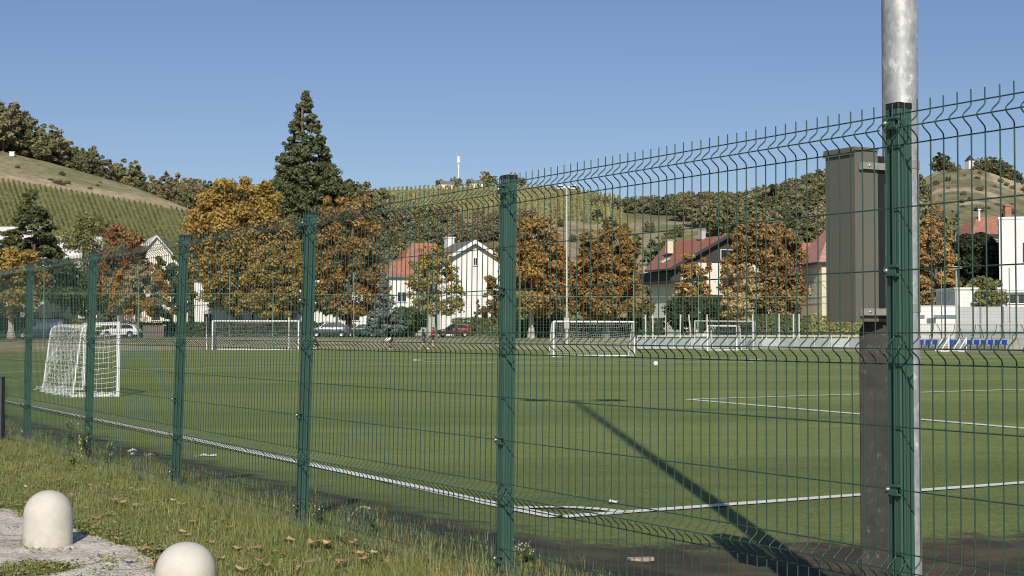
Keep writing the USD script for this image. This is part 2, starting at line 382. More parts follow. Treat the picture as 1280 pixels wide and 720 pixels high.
lay(onc * (1 - sstep(286, 291, elev)) * sstep(470, 490, un) * (1 - sstep(765, 790, un)), 'gold')
tanm = sstep(672, 690, un) * (1 - sstep(905, 930, un)) * sstep(272, 280, elev) * (R > 280) * (R < 700)
lay(tanm * (0.55 + 0.9 * (pn - 0.35)), 'tan')
lay(tanm * sstep(0.52, 0.6, pn), 'vine')
onr = (un > 1120) * (R > 275) * (R < 640)
lay(onr, 'scrub')
lay(onr * sstep(0.46, 0.6, pn) * 0.9, 'wood')
lay(onr * sstep(0.5, 0.62, pn2) * .8, 'dry')
lay(onr * sstep(0.56, 0.6, 1 - pn) * sstep(1150, 1160, un) * (elev < 262), 'tan')
lay((R > 150) * (R < 250) * sstep(0.5, 0.58, pn) * 0.6, 'dry')
g = usdkit.mesh(stage, '/World/ground', (GV, GF), M('ground'), True)
UsdGeom.PrimvarsAPI(g).CreatePrimvar('soil', Sdf.ValueTypeNames.Color3fArray, 'vertex').Set(Vt.Vec3fArray.FromNumpy(col.reshape(-1, 3).astype(np.float32)))
key(g.GetPrim(), kind='structure', label='ground running past the pitch up to the hills')

# ------------------------------------------------------------------ pitch with its lines
import shapely

def p2(px, py, z=0.0): return on(px, py, z)[:2]


def fence_pt(s, off=0.0): return F0 + FD * s - FN * off


_te = np.array([on(a, b, .07)[:2] for a, b in [(2600, 560), (1700, 628), (1280, 655), (1075, 666), (960, 668), (800, 668), (680, 663), (600, 650), (500, 630), (380, 604), (250, 575), (120, 543), (0, 517), (-200, 482), (-330, 460)]])
_k = np.concatenate([[0], np.cumsum(np.linalg.norm(np.diff(_te, axis=0), axis=1))]); _q = np.arange(0, _k[-1], .3)
_te = np.column_stack([np.interp(_q, _k, _te[:, 0]), np.interp(_q, _k, _te[:, 1])])
_te = _te + np.column_stack([meshkit.fbm(np.column_stack([_te * 1.7, 0 * _q]), 4, 31) - .5, meshkit.fbm(np.column_stack([_te * 1.7, 0 * _q + 5]), 4, 32) - .5]) * .3
turf_near = [tuple(fence_pt(s_, 0.01)) for s_ in (-9, -4, 0, 5, 12, 20, 30, 45, 62)]
far = [p2(-260, 443.5), p2(0, 441.2), p2(250, 438), p2(480, 436.5), p2(800, 437.0), p2(1000, 438), p2(1280, 443), p2(1500, 447.5), p2(3000, 500)]
turf_poly = Polygon([tuple(q) for q in turf_near] + [tuple(q) for q in far]).buffer(0)
if turf_poly.geom_type != 'Polygon': turf_poly = max(turf_poly.geoms, key=lambda g_: g_.area)
tv, tf = trimesh.creation.triangulate_polygon(turf_poly, engine='earcut')
tv = np.column_stack([tv, np.zeros(len(tv))]); n_ = np.cross(tv[tf[:, 1]] - tv[tf[:, 0]], tv[tf[:, 2]] - tv[tf[:, 0]])[:, 2]; tf = np.where((n_ < 0)[:, None], tf[:, ::-1], tf)


def near_z(x, y):
    """lie of the land near the fence"""
    return 0.25 * (1 - sstep(0.0, 2.3, pside(x, y)))


tv, tf = trimesh.remesh.subdivide_to_size(tv, tf, 6.0, max_iter=40)
c_ = tv[tf].mean(1); nearf = pside(c_[:, 0], c_[:, 1]) < 8
v2, f2 = trimesh.remesh.subdivide_to_size(tv, tf[nearf], 0.3, max_iter=40)
tv, tf = cat((tv, tf[~nearf]), (v2, f2))
_line = shapely.LineString(_te); _tp = Polygon(list(map(tuple, _te)) + [tuple(q) for q in far]).buffer(0)
_d = shapely.distance(shapely.points(tv[:, :2]), _line); _sd = np.where(shapely.contains_xy(_tp, tv[:, 0], tv[:, 1]), -_d, _d)
tv[:, 2] = near_z(tv[:, 0], tv[:, 1]) * (1 - sstep(30, 60, np.hypot(tv[:, 0], tv[:, 1]))) + 0.007
_fs = _sd[tf].mean(1) > .05
_w = np.clip(.5 + _sd / 1.3, 0, 1).astype(np.float32)


def _worn(prim, u):
    UsdGeom.PrimvarsAPI(prim).CreatePrimvar('worn', Sdf.ValueTypeNames.FloatArray, 'vertex').Set(Vt.FloatArray.FromNumpy(_w[u]))


def _cut(f):
    u, inv = np.unique(f, return_inverse=True); return u, inv.reshape(f.shape)


_u1, _f1 = _cut(tf[~_fs]); _u2, _f2 = _cut(tf[_fs])
turf = part('turf_pitch', (tv[_u1], _f1), 'turf', kind='structure')
strip = part('gravel_strip', (tv[_u2], _f2), 'turf', kind='structure', label='dark bare strip of ground between the fence and the turf')
_worn(turf, _u1); _worn(strip, _u2)
key(turf, label='green synthetic turf football pitch')


def ribbon(pts, w, name='painted_line', z=0.017):
    p = np.array(pts, float)
    d = np.linalg.norm(np.diff(p, axis=0), axis=1); s = np.concatenate([[0], np.cumsum(d)])
    k = np.linspace(0, s[-1], max(int(s[-1] / (0.16 if s[-1] < 60 else .4)), 2) + 1)
    p = np.stack([np.interp(k, s, p[:, 0]), np.interp(k, s, p[:, 1])], 1)
    t = np.gradient(p, axis=0); t /= np.linalg.norm(t, axis=1, keepdims=True)
    nn = np.stack([-t[:, 1], t[:, 0]], 1)
    wob = 1 + 0.10 * np.sin(k * 5.1 + w * 90) * np.sin(k * 2.3)
    a, b = p + nn * (w / 2 * wob)[:, None], p - nn * (w / 2 * wob)[:, None]
    v = np.vstack([a, b]); zz = near_z(v[:, 0], v[:, 1]) * (1 - sstep(30, 60, np.hypot(v[:, 0], v[:, 1]))) + z
    m = len(p); r_ = np.arange(m - 1)
    f = np.vstack([np.stack([r_, r_ + m, r_ + m + 1], 1), np.stack([r_, r_ + m + 1, r_ + 1], 1)])
    return part(name, (np.column_stack([v, zz]), f), 'line_paint', turf)


corner = p2(697, 648.6)
ribbon([p2(-40, 493), p2(0, 501), p2(220, 546), p2(460, 597.5), p2(640, 637), corner], 0.16)
ribbon([corner, p2(1000, 626), p2(1280, 605), p2(1700, 574)], 0.15)
ribbon([p2(640, 637.5), p2(690, 636.4), p2(728, 637.2), p2(760, 640), p2(782, 643.2)], 0.11, z=0.021)
pen = p2(860, 500)
ribbon([pen, p2(1075, 518.6), p2(1280, 536.5), p2(1500, 556)], 0.19)
ribbon([pen, p2(1075, 493.3), p2(1280, 487.3), p2(1600, 478)], 0.19)
cc = at(733, 450, 78.7)[:2]
ang = np.linspace(0, 2 * np.pi, 90)
ribbon(np.stack([cc[0] + 9.15 * np.cos(ang), cc[1] + 9.15 * np.sin(ang)], 1), 0.22)
ribbon([p2(-200, 470), p2(0, 466), p2(340, 458.7), p2(640, 453.6), p2(949, 449), p2(1280, 446)], 0.2)
ribbon([p2(-200, 446), p2(0, 443.4), p2(160, 440.5), p2(375, 438.4), p2(480, 438.3)], 0.14)
ribbon([p2(800, 439), p2(1060, 440), p2(1280, 444.4), p2(1450, 448)], 0.14)

# ------------------------------------------------------------------ strip inside the fence, verge and path outside


def verge_z(x, y):
    p = pside(x, y)
    n = meshkit.fbm(np.stack([x * 1.6, y * 1.6, 0 * x], -1), 3, 9) - 0.5
    return 0.20 + 0.05 * sstep(-0.9, -0.15, p) + n * 0.05 * sstep(0.0, 0.4, -p) * sstep(0.06, 0.6, PD(x, y))


path_px = [(-420, 600), (-60, 628), (0, 637), (22, 642), (44, 652), (78, 660), (112, 668), (140, 682), (168, 688), (190, 700), (196, 716), (215, 724), (235, 733), (280, 760), (420, 900), (-420, 1500)]
path_w = [on(a, b, 0.2)[:2] for a, b in path_px]
path_poly = Polygon([tuple(q) for q in path_w])
dense = []
bd = path_poly.exterior
for k in np.arange(0, bd.length, 0.05):
    c = np.array(bd.interpolate(k).coords[0])
    nse = meshkit.fbm(np.array([[c[0] * 5, c[1] * 5, 0]]), 4, 21)[0] - 0.5
    nse2 = meshkit.fbm(np.array([[c[0] * 5, c[1] * 5, 7.7]]), 4, 22)[0] - 0.5
    dense.append((c[0] + nse * 0.22, c[1] + nse2 * 0.22))
moss = Polygon([tuple(on(a, b, 0.2)[:2]) for a, b in [(-40, 716), (20, 708), (66, 707), (92, 711), (84, 716), (40, 722), (-40, 730)]])
path_poly = Polygon(dense).buffer(0).difference(moss)
if path_poly.geom_type != 'Polygon': path_poly = max(path_poly.geoms, key=lambda g_: g_.area)
PD = lambda x, y: shapely.distance(shapely.points(np.column_stack([x, y])), path_poly)
vg = [fence_pt(s, 0.0) for s in np.linspace(-4.5, 34, 40)] + [fence_pt(34, -9), fence_pt(10, -9.5), fence_pt(-4.5, -6)]
v, f = sheet([tuple(q) for q in vg], 0.0, verge_z, 0.22)
part('grass_verge', (v, f), 'verge_soil', kind='structure', smooth=True)
v, f = sheet(path_poly, 0.008, verge_z, 0.3)
part('asphalt_path', (v, f), 'asphalt', kind='structure', smooth=True)
# ------------------------------------------------------------------ green mesh fence
def mat_fence(name, c, rough=0.42):
    """plastic coated steel: faded in places, with dust and splashed soil towards the foot"""
    c = np.array(c)
    return usdkit.material(stage, '/World/Looks/' + name, {
        'g': ('geometry', {}), 'n': ('noise_texture', {'scale': 9.0, 'detail': 7.0, 'roughness': .7}), 'r': ('rgb_ramp', {'ramp': [(.3, tuple(c * .88)), (.6, tuple(c)), (.75, tuple(c * 1.18 + .012))]}),
        'x': ('separate_xyz', {}), 'n2': ('noise_texture', {'scale': 30.0, 'detail': 6.0, 'roughness': .75}), 'z': ('map_range', {'from_min': .25, 'from_max': .62, 'to_min': .30, 'to_max': -.12}), 's': ('math', {'math_type': 'add'}),
        'f': ('map_range', {'range_type': 'smoothstep', 'from_min': .62, 'from_max': .80, 'to_min': 0.0, 'to_max': .6}),
        'm': ('mix_color', {'b': (.17, .145, .10)}), 'p': ('principled_bsdf', {'roughness': rough, 'specular_ior_level': .45})},
        [('g.position', 'n.vector'), ('n.fac', 'r.fac'), ('g.position', 'n2.vector'), ('g.position', 'x.vector'), ('x.z', 'z.value'), ('n2.fac', 's.value1'), ('z.result', 's.value2'), ('s.value', 'f.value'), ('f.result', 'm.fac'), ('r.color', 'm.a'), ('m.result', 'p.base_color')], surface='p.BSDF')


mat_fence('green_wire', (0.027, 0.070, 0.053))
mat_fence('green_post', (0.040, 0.098, 0.074), 0.38)
mat_plain('black_plastic', (0.012, 0.012, 0.013), 0.5)
mat_plain('zinc_bolt', (0.62, 0.60, 0.56), 0.35, metal=0.9)
WZ = [.70, .65, .60, .40, .20, 0, -.05, -.10, -.30, -.50, -.70, -.75, -.80, -1.0, -1.1, -1.15, -1.20]
FOLDZ = (.65, -.05, -.75, -1.15)
fence = thing('mesh_fence', 'green welded wire mesh fence with square posts running past the pitch', 'fence')


def bar_profile():
    z, o = [.735], [0.0]
    for fz in FOLDZ:
        for dz, do in ((.041, 0), (.034, .002), (.028, .007), (.011, .029), (.005, .034), (0, .036), (-.005, .034), (-.011, .029), (-.028, .007), (-.034, .002), (-.041, 0)):
            z.append(fz + dz); o.append(do)
    z.append(-1.215); o.append(0.0)
    return np.array(z), np.array(o)


BZ, BO = bar_profile()
D3, N3 = np.array([*FD, 0]), np.array([*FN, 0])
FACE = 0.0


def lean_at(s, z):
    lam = np.interp(s, POST_S, LEAN)
    return lam * (0.745 - z) / 1.95


def mesh_pt(s, z, off):
    """point of the mesh plane: s along the fence, z above the eye, off towards us"""
    s, z, off = np.broadcast_arrays(np.asarray(s, float), np.asarray(z, float), np.asarray(off, float))
    o = off + 0.012 + lean_at(s, z)
    xy = F0[None] + FD[None] * s.ravel()[:, None] + FN[None] * o.ravel()[:, None]
    return np.column_stack([xy, EYE + z.ravel()])


post_poly = []
for a in range(4):                        # square profile with a groove in each face
    c, s = [(1, 0), (0, 1), (-1, 0), (0, -1)][a]
    for px_, py_ in ((.030, -.027), (.030, -.010), (.024, -.0085), (.024, -.0045), (.030, -.003), (.030, .012), (.0275, .0132), (.0275, .0152), (.030, .0165), (.030, .027)):
        post_poly.append((px_ * c - py_ * s, px_ * s + py_ * c))
RZF = math.atan2(FD[1], FD[0])
for k in range(1, 8):
    s0 = POST_S[k]
    cxy = F0 + FD * (s0 + .03) - FN * .03
    v, f = prism(post_poly, -1.55, 0.722)
    v, f = move((v, f), (0, 0, 0), RZF)
    v = v + np.column_stack([np.outer(lean_at(s0, v[:, 2]), FN), 0 * v[:, 2]]) + np.array([cxy[0], cxy[1], EYE])
    post = part('post', (v, f), 'green_post', fence, smooth=25)
    capm = cat(cbox((0, 0, .731), (.0625, .0625, .022), .003), cbox((0, 0, .719), (.057, .057, .006)))
    v, f = move(capm, (cxy[0], cxy[1], EYE), RZF)
    part('post_cap', (v, f), 'black_plastic', post)
    for zc in (.675, .2, -.5, -1.05):
        c = mesh_pt([s0 + .028], [zc], [0.004])[0]
        pl = frame_box(c, D3, N3, (0, 0, 1), (.052, .006, .034))
        lip1 = frame_box(c - D3 * .024 + np.array([0, 0, .014]), D3, N3, (0, 0, 1), (.03, .018, .007))
        lip2 = frame_box(c - D3 * .024 - np.array([0, 0, .014]), D3, N3, (0, 0, 1), (.03, .018, .007))
        part('clip', cat(pl, lip1, lip2), 'green_post', post)
        bolt = trimesh.creation.icosphere(1, .0082); bv = np.array(bolt.vertices) + c + D3 * .012 + N3 * .004
        part('clip_bolt', (bv, np.array(bolt.faces)), 'zinc_bolt', post, smooth=True)
NB = 46
for k in range(7):
    a, b = POST_S[k] + .03 + .014, POST_S[k + 1] + .03 - .014
    ws = []
    for z in WZ:
        off = .036 - .004 if z in FOLDZ else -.0042
        m = 14
        ss = np.linspace(a - .003, b + .003, m)
        ws.append(sweep(mesh_pt(ss, np.full(m, z), off), .0024, 5))
    joined = k > 4
    bars = []
    for i in range(NB + 1):
        s = a + (b - a) * i / NB
        jit = RNG.normal(0, .0006)
        bars.append(sweep(mesh_pt(np.full(len(BZ), s + jit), BZ + RNG.normal(0, .0012), BO), .0024, 6 if k < 2 else 5))
    pan = part('fence_panel', cat(*ws, *(bars if joined else [])), 'green_wire', fence, smooth=True)
    if not joined:
        for bm in bars: part('vertical_wire', bm, 'green_wire', pan, smooth=True)

# ------------------------------------------------------------------ floodlight mast with its cabinet, just inside the fence
usdkit.material(stage, '/World/Looks/galvanised', {
    'g': ('geometry', {}), 'mp': ('mapping', {'mapping_type': 'point', 'scale': (1.0, 1.0, 0.55)}), 'v': ('voronoi_texture', {'scale': 60.0, 'feature': 'f1'}), 'n': ('noise_texture', {'scale': 17.0, 'detail': 7.0, 'roughness': 0.7}),
    'rv': ('rgb_ramp', {'ramp': [(0.2, (0.41, 0.42, 0.425)), (0.6, (0.45, 0.46, 0.46)), (0.9, (0.54, 0.54, 0.53))]}),
    'rn': ('rgb_ramp', {'ramp': [(0.36, (0.72, 0.74, 0.76)), (0.58, (1.0, 1.0, 1.0)), (0.63, (1.5, 1.49, 1.46))]}),
    'm': ('mix_color', {'fac': 1.0, 'blend_type': 'multiply', 'use_clamp': False}),
    'p': ('principled_bsdf', {'roughness': 0.55, 'metallic': 0.35})},
    [('g.position', 'mp.vector'), ('mp.vector', 'v.vector'), ('mp.vector', 'n.vector'), ('v.color', 'rv.fac'), ('n.fac', 'rn.fac'), ('rv.color', 'm.a'), ('rn.color', 'm.b'), ('m.result', 'p.base_color')], surface='p.BSDF')
usdkit.material(stage, '/World/Looks/old_steel', {
    'g': ('geometry', {}), 'n': ('noise_texture', {'scale': 7.0, 'detail': 8.0, 'roughness': 0.7}),
    'n2': ('noise_texture', {'scale': 28.0, 'detail': 3.0}),
    'r': ('rgb_ramp', {'ramp': [(0.3, (0.026, 0.025, 0.022)), (0.6, (0.056, 0.054, 0.048))]}), 'r2': ('rgb_ramp', {'ramp': [(0.62, (0, 0, 0)), (0.76, (0.08, 0.08, 0.078))]}),
    'm': ('mix_color', {'fac': 1.0, 'blend_type': 'add'}), 'p': ('principled_bsdf', {'roughness': 0.8, 'metallic': 0.0, 'specular_ior_level': 0.3})},
    [('g.position', 'n.vector'), ('n.fac', 'r.fac'), ('g.position', 'n2.vector'), ('n2.fac', 'r2.fac'), ('r.color', 'm.a'), ('r2.color', 'm.b'), ('m.result', 'p.base_color')], surface='p.BSDF')
mat_plain('cabinet_paint', (0.128, 0.124, 0.098), 0.5, var=0.05, scale=5.0)
mat_plain('steel_bracket', (0.42, 0.40, 0.36), 0.45, metal=0.5, var=0.12, scale=40)
mat_plain('lamp_glass', (0.5, 0.52, 0.55), 0.12)
mat_plain('lamp_body', (0.10, 0.10, 0.105), 0.5)
PX, PY, PH = 1.83, 6.95, 15.4
mast = thing('floodlight_mast', 'tall galvanised steel floodlight mast right behind the nearest fence post', 'floodlight mast', (PX, PY, 0))
hs = np.linspace(0, 1, 24)
part('pole', lathe([(.0835 - .03 * max(h - .22, 0), .0 + PH * h) for h in hs] + [(0, PH)], 40), 'galvanised', mast, smooth=40)
part('base_plate', cat(cbox((0, 0, .09), (.46, .46, .03), .006), *[move(cbox((.17, .17, .12), (.03, .03, .06), .004), (0, 0, 0), a * math.pi / 2) for a in range(4)]), 'galvanised', mast)
fin = [(-.205, .05), (-.205, 1.46), (-.185, 1.50), (-.115, 1.625), (-.03, 1.628), (-.03, .05)]
m_ = prism([(x, z) for x, z in fin], 0, .012)
v = m_[0][:, [0, 2, 1]] * np.array([1, -1, 1])
part('stiffener_plate', cat((v + [0, -.02, 0], m_[1][:, ::-1]), cbox((-.105, -.004, .85), (.012, .05, 1.5))), 'old_steel', mast)
for zz in (1.565, 2.235):
    part('strap', lathe([(.0838, zz - .02), (.0865, zz - .02), (.0865, zz + .02), (.0838, zz + .02)], 40), 'steel_bracket', mast, smooth=30)
arm = cat(cbox((0, 0, PH - .15), (2.1, .08, .08), .01), cbox((0, 0, PH - .02), (.2, .2, .1), .02))
part('crossarm', arm, 'galvanised', mast)
for sx in (-1, 1):
    hd = move(cat(cbox((0, -.05, 0), (.62, .30, .42), .06)), (sx * .78, 0, PH + .12))
    h = part('lamp_head', hd, 'lamp_body', mast)
    part('lamp_lens', cbox((sx * .78, .12, PH + .12), (.52, .04, .34), .01), 'lamp_glass', h)
    [part('lamp_bracket', cbox((sx * .78 + q * .33, 0, PH - .02), (.02, .06, .3)), 'galvanised', h) for q in (-1, 1)]

cb = at(1066.5, 294, 6.86)
phi = math.radians(29)
er, nr_ = np.array([math.cos(phi), math.sin(phi), 0]), np.array([math.sin(phi), -math.cos(phi), 0])       # along and out of the right-hand face
el = -nr_
zt, zb = at(1063, 190, 6.86)[2], at(1063, 402, 6.86)[2]
corner3 = np.array([at(1069, 294, 6.78)[0], 6.78, 0])
W_, WL = .140, .20
cab = thing('control_cabinet', 'olive grey metal cabinet strapped to the floodlight mast', 'cabinet', (corner3[0], corner3[1], zb))
cen = er * W_ / 2 + el * WL / 2
Z3 = np.array([0, 0, 1.0])
hgt = zt - zb
part('housing', frame_box(cen + Z3 * hgt / 2, er, el, Z3, (W_, WL, hgt)), 'cabinet_paint', cab)
part('lid', cat(frame_box(cen + Z3 * (hgt + .008) - er * .004, er, el, Z3, (W_ + .006, WL + .014, .014)), frame_box(cen + Z3 * (hgt - .008) - er * (W_ / 2 + .009), er, el, Z3, (.003, WL + .012, .022))), 'cabinet_paint', cab)
part('cable_duct', frame_box(er * (W_ + .022) + el * .012 + Z3 * (hgt / 2 - .01), er, el, Z3, (.044, .02, hgt - .02)), 'black_plastic', cab)  # black strip added to stand in for the shaded lip between cabinet and mast
for zc in (.045, hgt - .07):
    base = er * .07 + nr_ * .018 + Z3 * zc
    br = part('bracket', cat(frame_box(base + er * .035, er, el, Z3, (.16, .004, .03)), frame_box(base + er * .035 + el * .012 - Z3 * .015, er, el, Z3, (.16, .03, .003)), frame_box(base - er * .047 + el * .006 - Z3 * .004, er, el, Z3, (.004, .016, .034))), 'steel_bracket', cab)
    b_ = trimesh.creation.icosphere(1, .007)
    part('bracket_bolt', (np.array(b_.vertices) + base + nr_ * .003, np.array(b_.faces)), 'zinc_bolt', br, smooth=True)
    part('clamp', frame_box(base + er * .135 + el * .002 - Z3 * .002, er, el, Z3, (.045, .03, .036)), 'steel_bracket', br)

# ------------------------------------------------------------------ bollards and gate pillar on this side
usdkit.material(stage, '/World/Looks/concrete', {
    'tc': ('texture_coordinate', {}), 'n': ('noise_texture', {'scale': 5.0, 'detail': 9.0, 'roughness': 0.68}), 'v': ('voronoi_texture', {'scale': 60.0, 'feature': 'f1'}),
    'r': ('rgb_ramp', {'ramp': [(0.32, (0.48, 0.455, 0.40)), (0.5, (0.56, 0.535, 0.475)), (0.7, (0.62, 0.595, 0.53))]}), 'rv': ('rgb_ramp', {'ramp': [(0.0, (0.2, 0.19, 0.17)), (0.2, (1, 1, 1)), (1, (1, 1, 1))]}),
    'n2': ('noise_texture', {'scale': 9.0, 'detail': 2.0}), 'r2': ('rgb_ramp', {'ramp': [(0.54, (0, 0, 0)), (0.62, (1, 1, 1))]}),
    'm': ('mix_color', {'blend_type': 'multiply'}), 'x': ('separate_xyz', {}), 'gz': ('map_range', {'from_min': 0.0, 'from_max': .16, 'to_min': .30, 'to_max': -.15}), 'gn': ('noise_texture', {'scale': 22.0, 'detail': 6.0}), 'ga': ('math', {'math_type': 'add'}), 'gf': ('map_range', {'range_type': 'smoothstep', 'from_min': .55, 'from_max': .95, 'to_min': 0.0, 'to_max': .55}), 'mg': ('mix_color', {'b': (.30, .275, .21)}), 'p': ('principled_bsdf', {'roughness': 0.85, 'specular_ior_level': 0.3}),
    'bn': ('noise_texture', {'scale': 120.0, 'detail': 3.0}), 'b': ('bump', {'strength': 0.4, 'distance': 0.003})},
    [('tc.object', 'n.vector'), ('tc.object', 'v.vector'), ('tc.object', 'n2.vector'), ('n.fac', 'r.fac'), ('v.distance', 'rv.fac'), ('n2.fac', 'r2.fac'), ('r2.color', 'm.fac'), ('r.color', 'm.a'), ('rv.color', 'm.b'), ('tc.object', 'x.vector'), ('x.z', 'gz.value'), ('tc.object', 'gn.vector'), ('gn.fac', 'ga.value1'), ('gz.result', 'ga.value2'), ('ga.value', 'gf.value'), ('gf.result', 'mg.fac'), ('m.result', 'mg.a'), ('mg.result', 'p.base_color'),
     ('tc.object', 'bn.vector'), ('bn.fac', 'b.height'), ('b.normal', 'p.normal')], surface='p.BSDF')


def bollard(label, px, pyb, wpx, top):
    g0 = on(px, pyb, 0.23); Y = g0[1]; r = wpx / 2 * Y / FPX; h = at(px, top, Y)[2] - 0.2
    Y += r * .8
    c = at(px, pyb, Y)
    rd = r * .985
    prof = [(r * 1.0, -.06), (r * 1.0, 0.0), (r, .01)]
    for t in np.linspace(0, 1, 6): prof.append((r - (r - rd) * t, .01 + (h - rd - .01) * t))
    for a in np.linspace(0, math.pi / 2, 18)[1:]: prof.append((max(rd * math.cos(a) ** .92, 0), h - rd + rd * math.sin(a)))
    t = thing('bollard', label, 'bollard', (c[0], Y, 0.2), rz=RNG.uniform(0, 6), group=None)
    m = lathe(prof, 56)
    v = m[0]; v += (meshkit.noise(v * 14, 4)[:, None] - .5) * np.array([.003, .003, .0015])
    part('concrete_dome', (v, m[1]), 'concrete', t, smooth=True)


bollard('pale concrete dome bollard at the grass edge, farther one with its whole side in view', 60, 679.5, 60.5, 615.5)
bollard('pale concrete dome bollard, the nearer one cut off by the lower picture edge', 232, 739, 77, 682)
mat_plain('dark_paint', (0.045, 0.045, 0.055), 0.55)
gp = at(-2.0, 500, 16.4)
gate = thing('gate_pillar', 'dark grey square metal pillar at the left picture edge in the grass', 'pillar', (gp[0], gp[1], 0.2))
part('shaft', cbox((0, 0, .36), (.11, .11, .78), .006), 'dark_paint', gate)
part('pillar_cap', cbox((0, 0, .757), (.116, .116, .012), .003), 'dark_paint', gate)
# ------------------------------------------------------------------ houses
mat_plain('white_render', (0.76, 0.75, 0.72), 0.85, var=0.07, scale=.5)
mat_plain('cream_render', (0.66, 0.58, 0.42), 0.85, var=0.05, scale=.6)
mat_plain('warm_white_render', (0.74, 0.69, 0.58), 0.85, var=0.05, scale=.6)
mat_plain('yellow_render', (0.66, 0.54, 0.32), 0.85, var=0.05, scale=.6)
mat_plain('grey_render', (0.42, 0.43, 0.43), 0.85, var=0.06, scale=.8)
mat_plain('dark_wood', (0.045, 0.04, 0.038), 0.75, var=0.2, scale=2.0)
mat_plain('blue_grey_cladding', (0.16, 0.18, 0.21), 0.7, var=0.1, scale=2.0)
mat_plain('white_paint', (0.78, 0.78, 0.76), 0.45, var=0.04, scale=3.0)
mat_plain('worn_white', (0.54, 0.54, 0.51), 0.5, var=0.1, scale=6.0)
mat_plain('window_glass', (0.025, 0.03, 0.035), 0.08, spec=0.6)
mat_plain('pale_roof', (0.62, 0.61, 0.60), 0.7, var=0.08, scale=1.0)
mat_plain('grey_roof', (0.17, 0.16, 0.15), 0.8, var=0.15, scale=2.0)


def mat_tiles(name, a, b, sc=3.0):
    usdkit.material(stage, '/World/Looks/' + name, {
        'g': ('geometry', {}), 'n': ('noise_texture', {'scale': 1.4, 'detail': 7.0, 'roughness': .7}), 'v': ('voronoi_texture', {'scale': 3.2, 'feature': 'f1'}),
        'r': ('rgb_ramp', {'ramp': [(.3, a), (.7, b)]}), 'rv': ('rgb_ramp', {'ramp': [(0, (.8, .8, .8)), (1, (1.2, 1.15, 1.1))]}),
        'w': ('wave_texture', {'wave_type': 'bands', 'bands_direction': 'z', 'scale': sc, 'distortion': .3}), 'rw': ('rgb_ramp', {'ramp': [(0, (.7, .7, .7)), (.35, (1, 1, 1))]}),
        'm': ('mix_color', {'fac': 1.0, 'blend_type': 'multiply', 'use_clamp': False}), 'm2': ('mix_color', {'fac': .8, 'blend_type': 'multiply', 'use_clamp': False}), 'p': ('principled_bsdf', {'roughness': .85, 'specular_ior_level': .2})},
        [('g.position', 'n.vector'), ('g.position', 'v.vector'), ('g.position', 'w.vector'), ('n.fac', 'r.fac'), ('v.color', 'rv.fac'), ('w.fac', 'rw.fac'), ('r.color', 'm.a'), ('rv.color', 'm.b'), ('m.result', 'm2.a'), ('rw.color', 'm2.b'), ('m2.result', 'p.base_color')], surface='p.BSDF')


mat_tiles('orange_tiles', (0.34, 0.15, 0.10), (0.43, 0.22, 0.15))
mat_tiles('red_brown_tiles', (0.29, 0.12, 0.085), (0.37, 0.17, 0.12))
mat_tiles('pink_tiles', (0.40, 0.21, 0.165), (0.50, 0.29, 0.23))


def slab(p, t=.18):
    """thick roof plane from a planar polygon (counter-clockwise seen from above)"""
    p = np.array(p, float); n = len(p); nr = np.cross(p[1] - p[0], p[2] - p[0]); nr /= np.linalg.norm(nr)
    if nr[2] < 0: p = p[::-1]; nr = -nr
    v = np.vstack([p, p - nr * t]); f = [[0, k, k + 1] for k in range(1, n - 1)] + [[n, n + k + 1, n + k] for k in range(1, n - 1)]
    for k in range(n):
        j = (k + 1) % n; f += [[k, n + k, n + j], [k, n + j, j]]
    return v, np.array(f)


def window(t, face, x, z, w, h, W, D, frame='white_paint', label=None, mull=True):
    """a window with frame and pane on a wall of a W x D block; face f(ront), l(eft), r(ight)"""
    def put(m):
        v, f = m
        if face == 'f': return v + [0, -D / 2, 0], f
        if face == 'l': return np.stack([v[:, 1] - W / 2, -v[:, 0], v[:, 2]], 1), f
        return np.stack([-v[:, 1] + W / 2, v[:, 0], v[:, 2]], 1), f
    b = .07
    ms = [box(x - w / 2 - b, x + w / 2 + b, -.06, .02, z - b, z), box(x - w / 2 - b, x + w / 2 + b, -.06, .02, z + h, z + h + b), box(x - w / 2 - b, x - w / 2, -.06, .02, z, z + h), box(x + w / 2, x + w / 2 + b, -.06, .02, z, z + h)]
    if mull: ms.append(box(x - .03, x + .03, -.05, .02, z, z + h))
    p_ = part('window', put(cat(*ms)), frame, t, label=label)
    part('sill', put(box(x - w / 2 - .14, x + w / 2 + .14, -.16, .01, z - b - .06, z - b - .003)), 'grey_render', p_)
    part('pane', put(box(x - w / 2, x + w / 2, -.025, .015, z, z + h)), 'window_glass', p_)


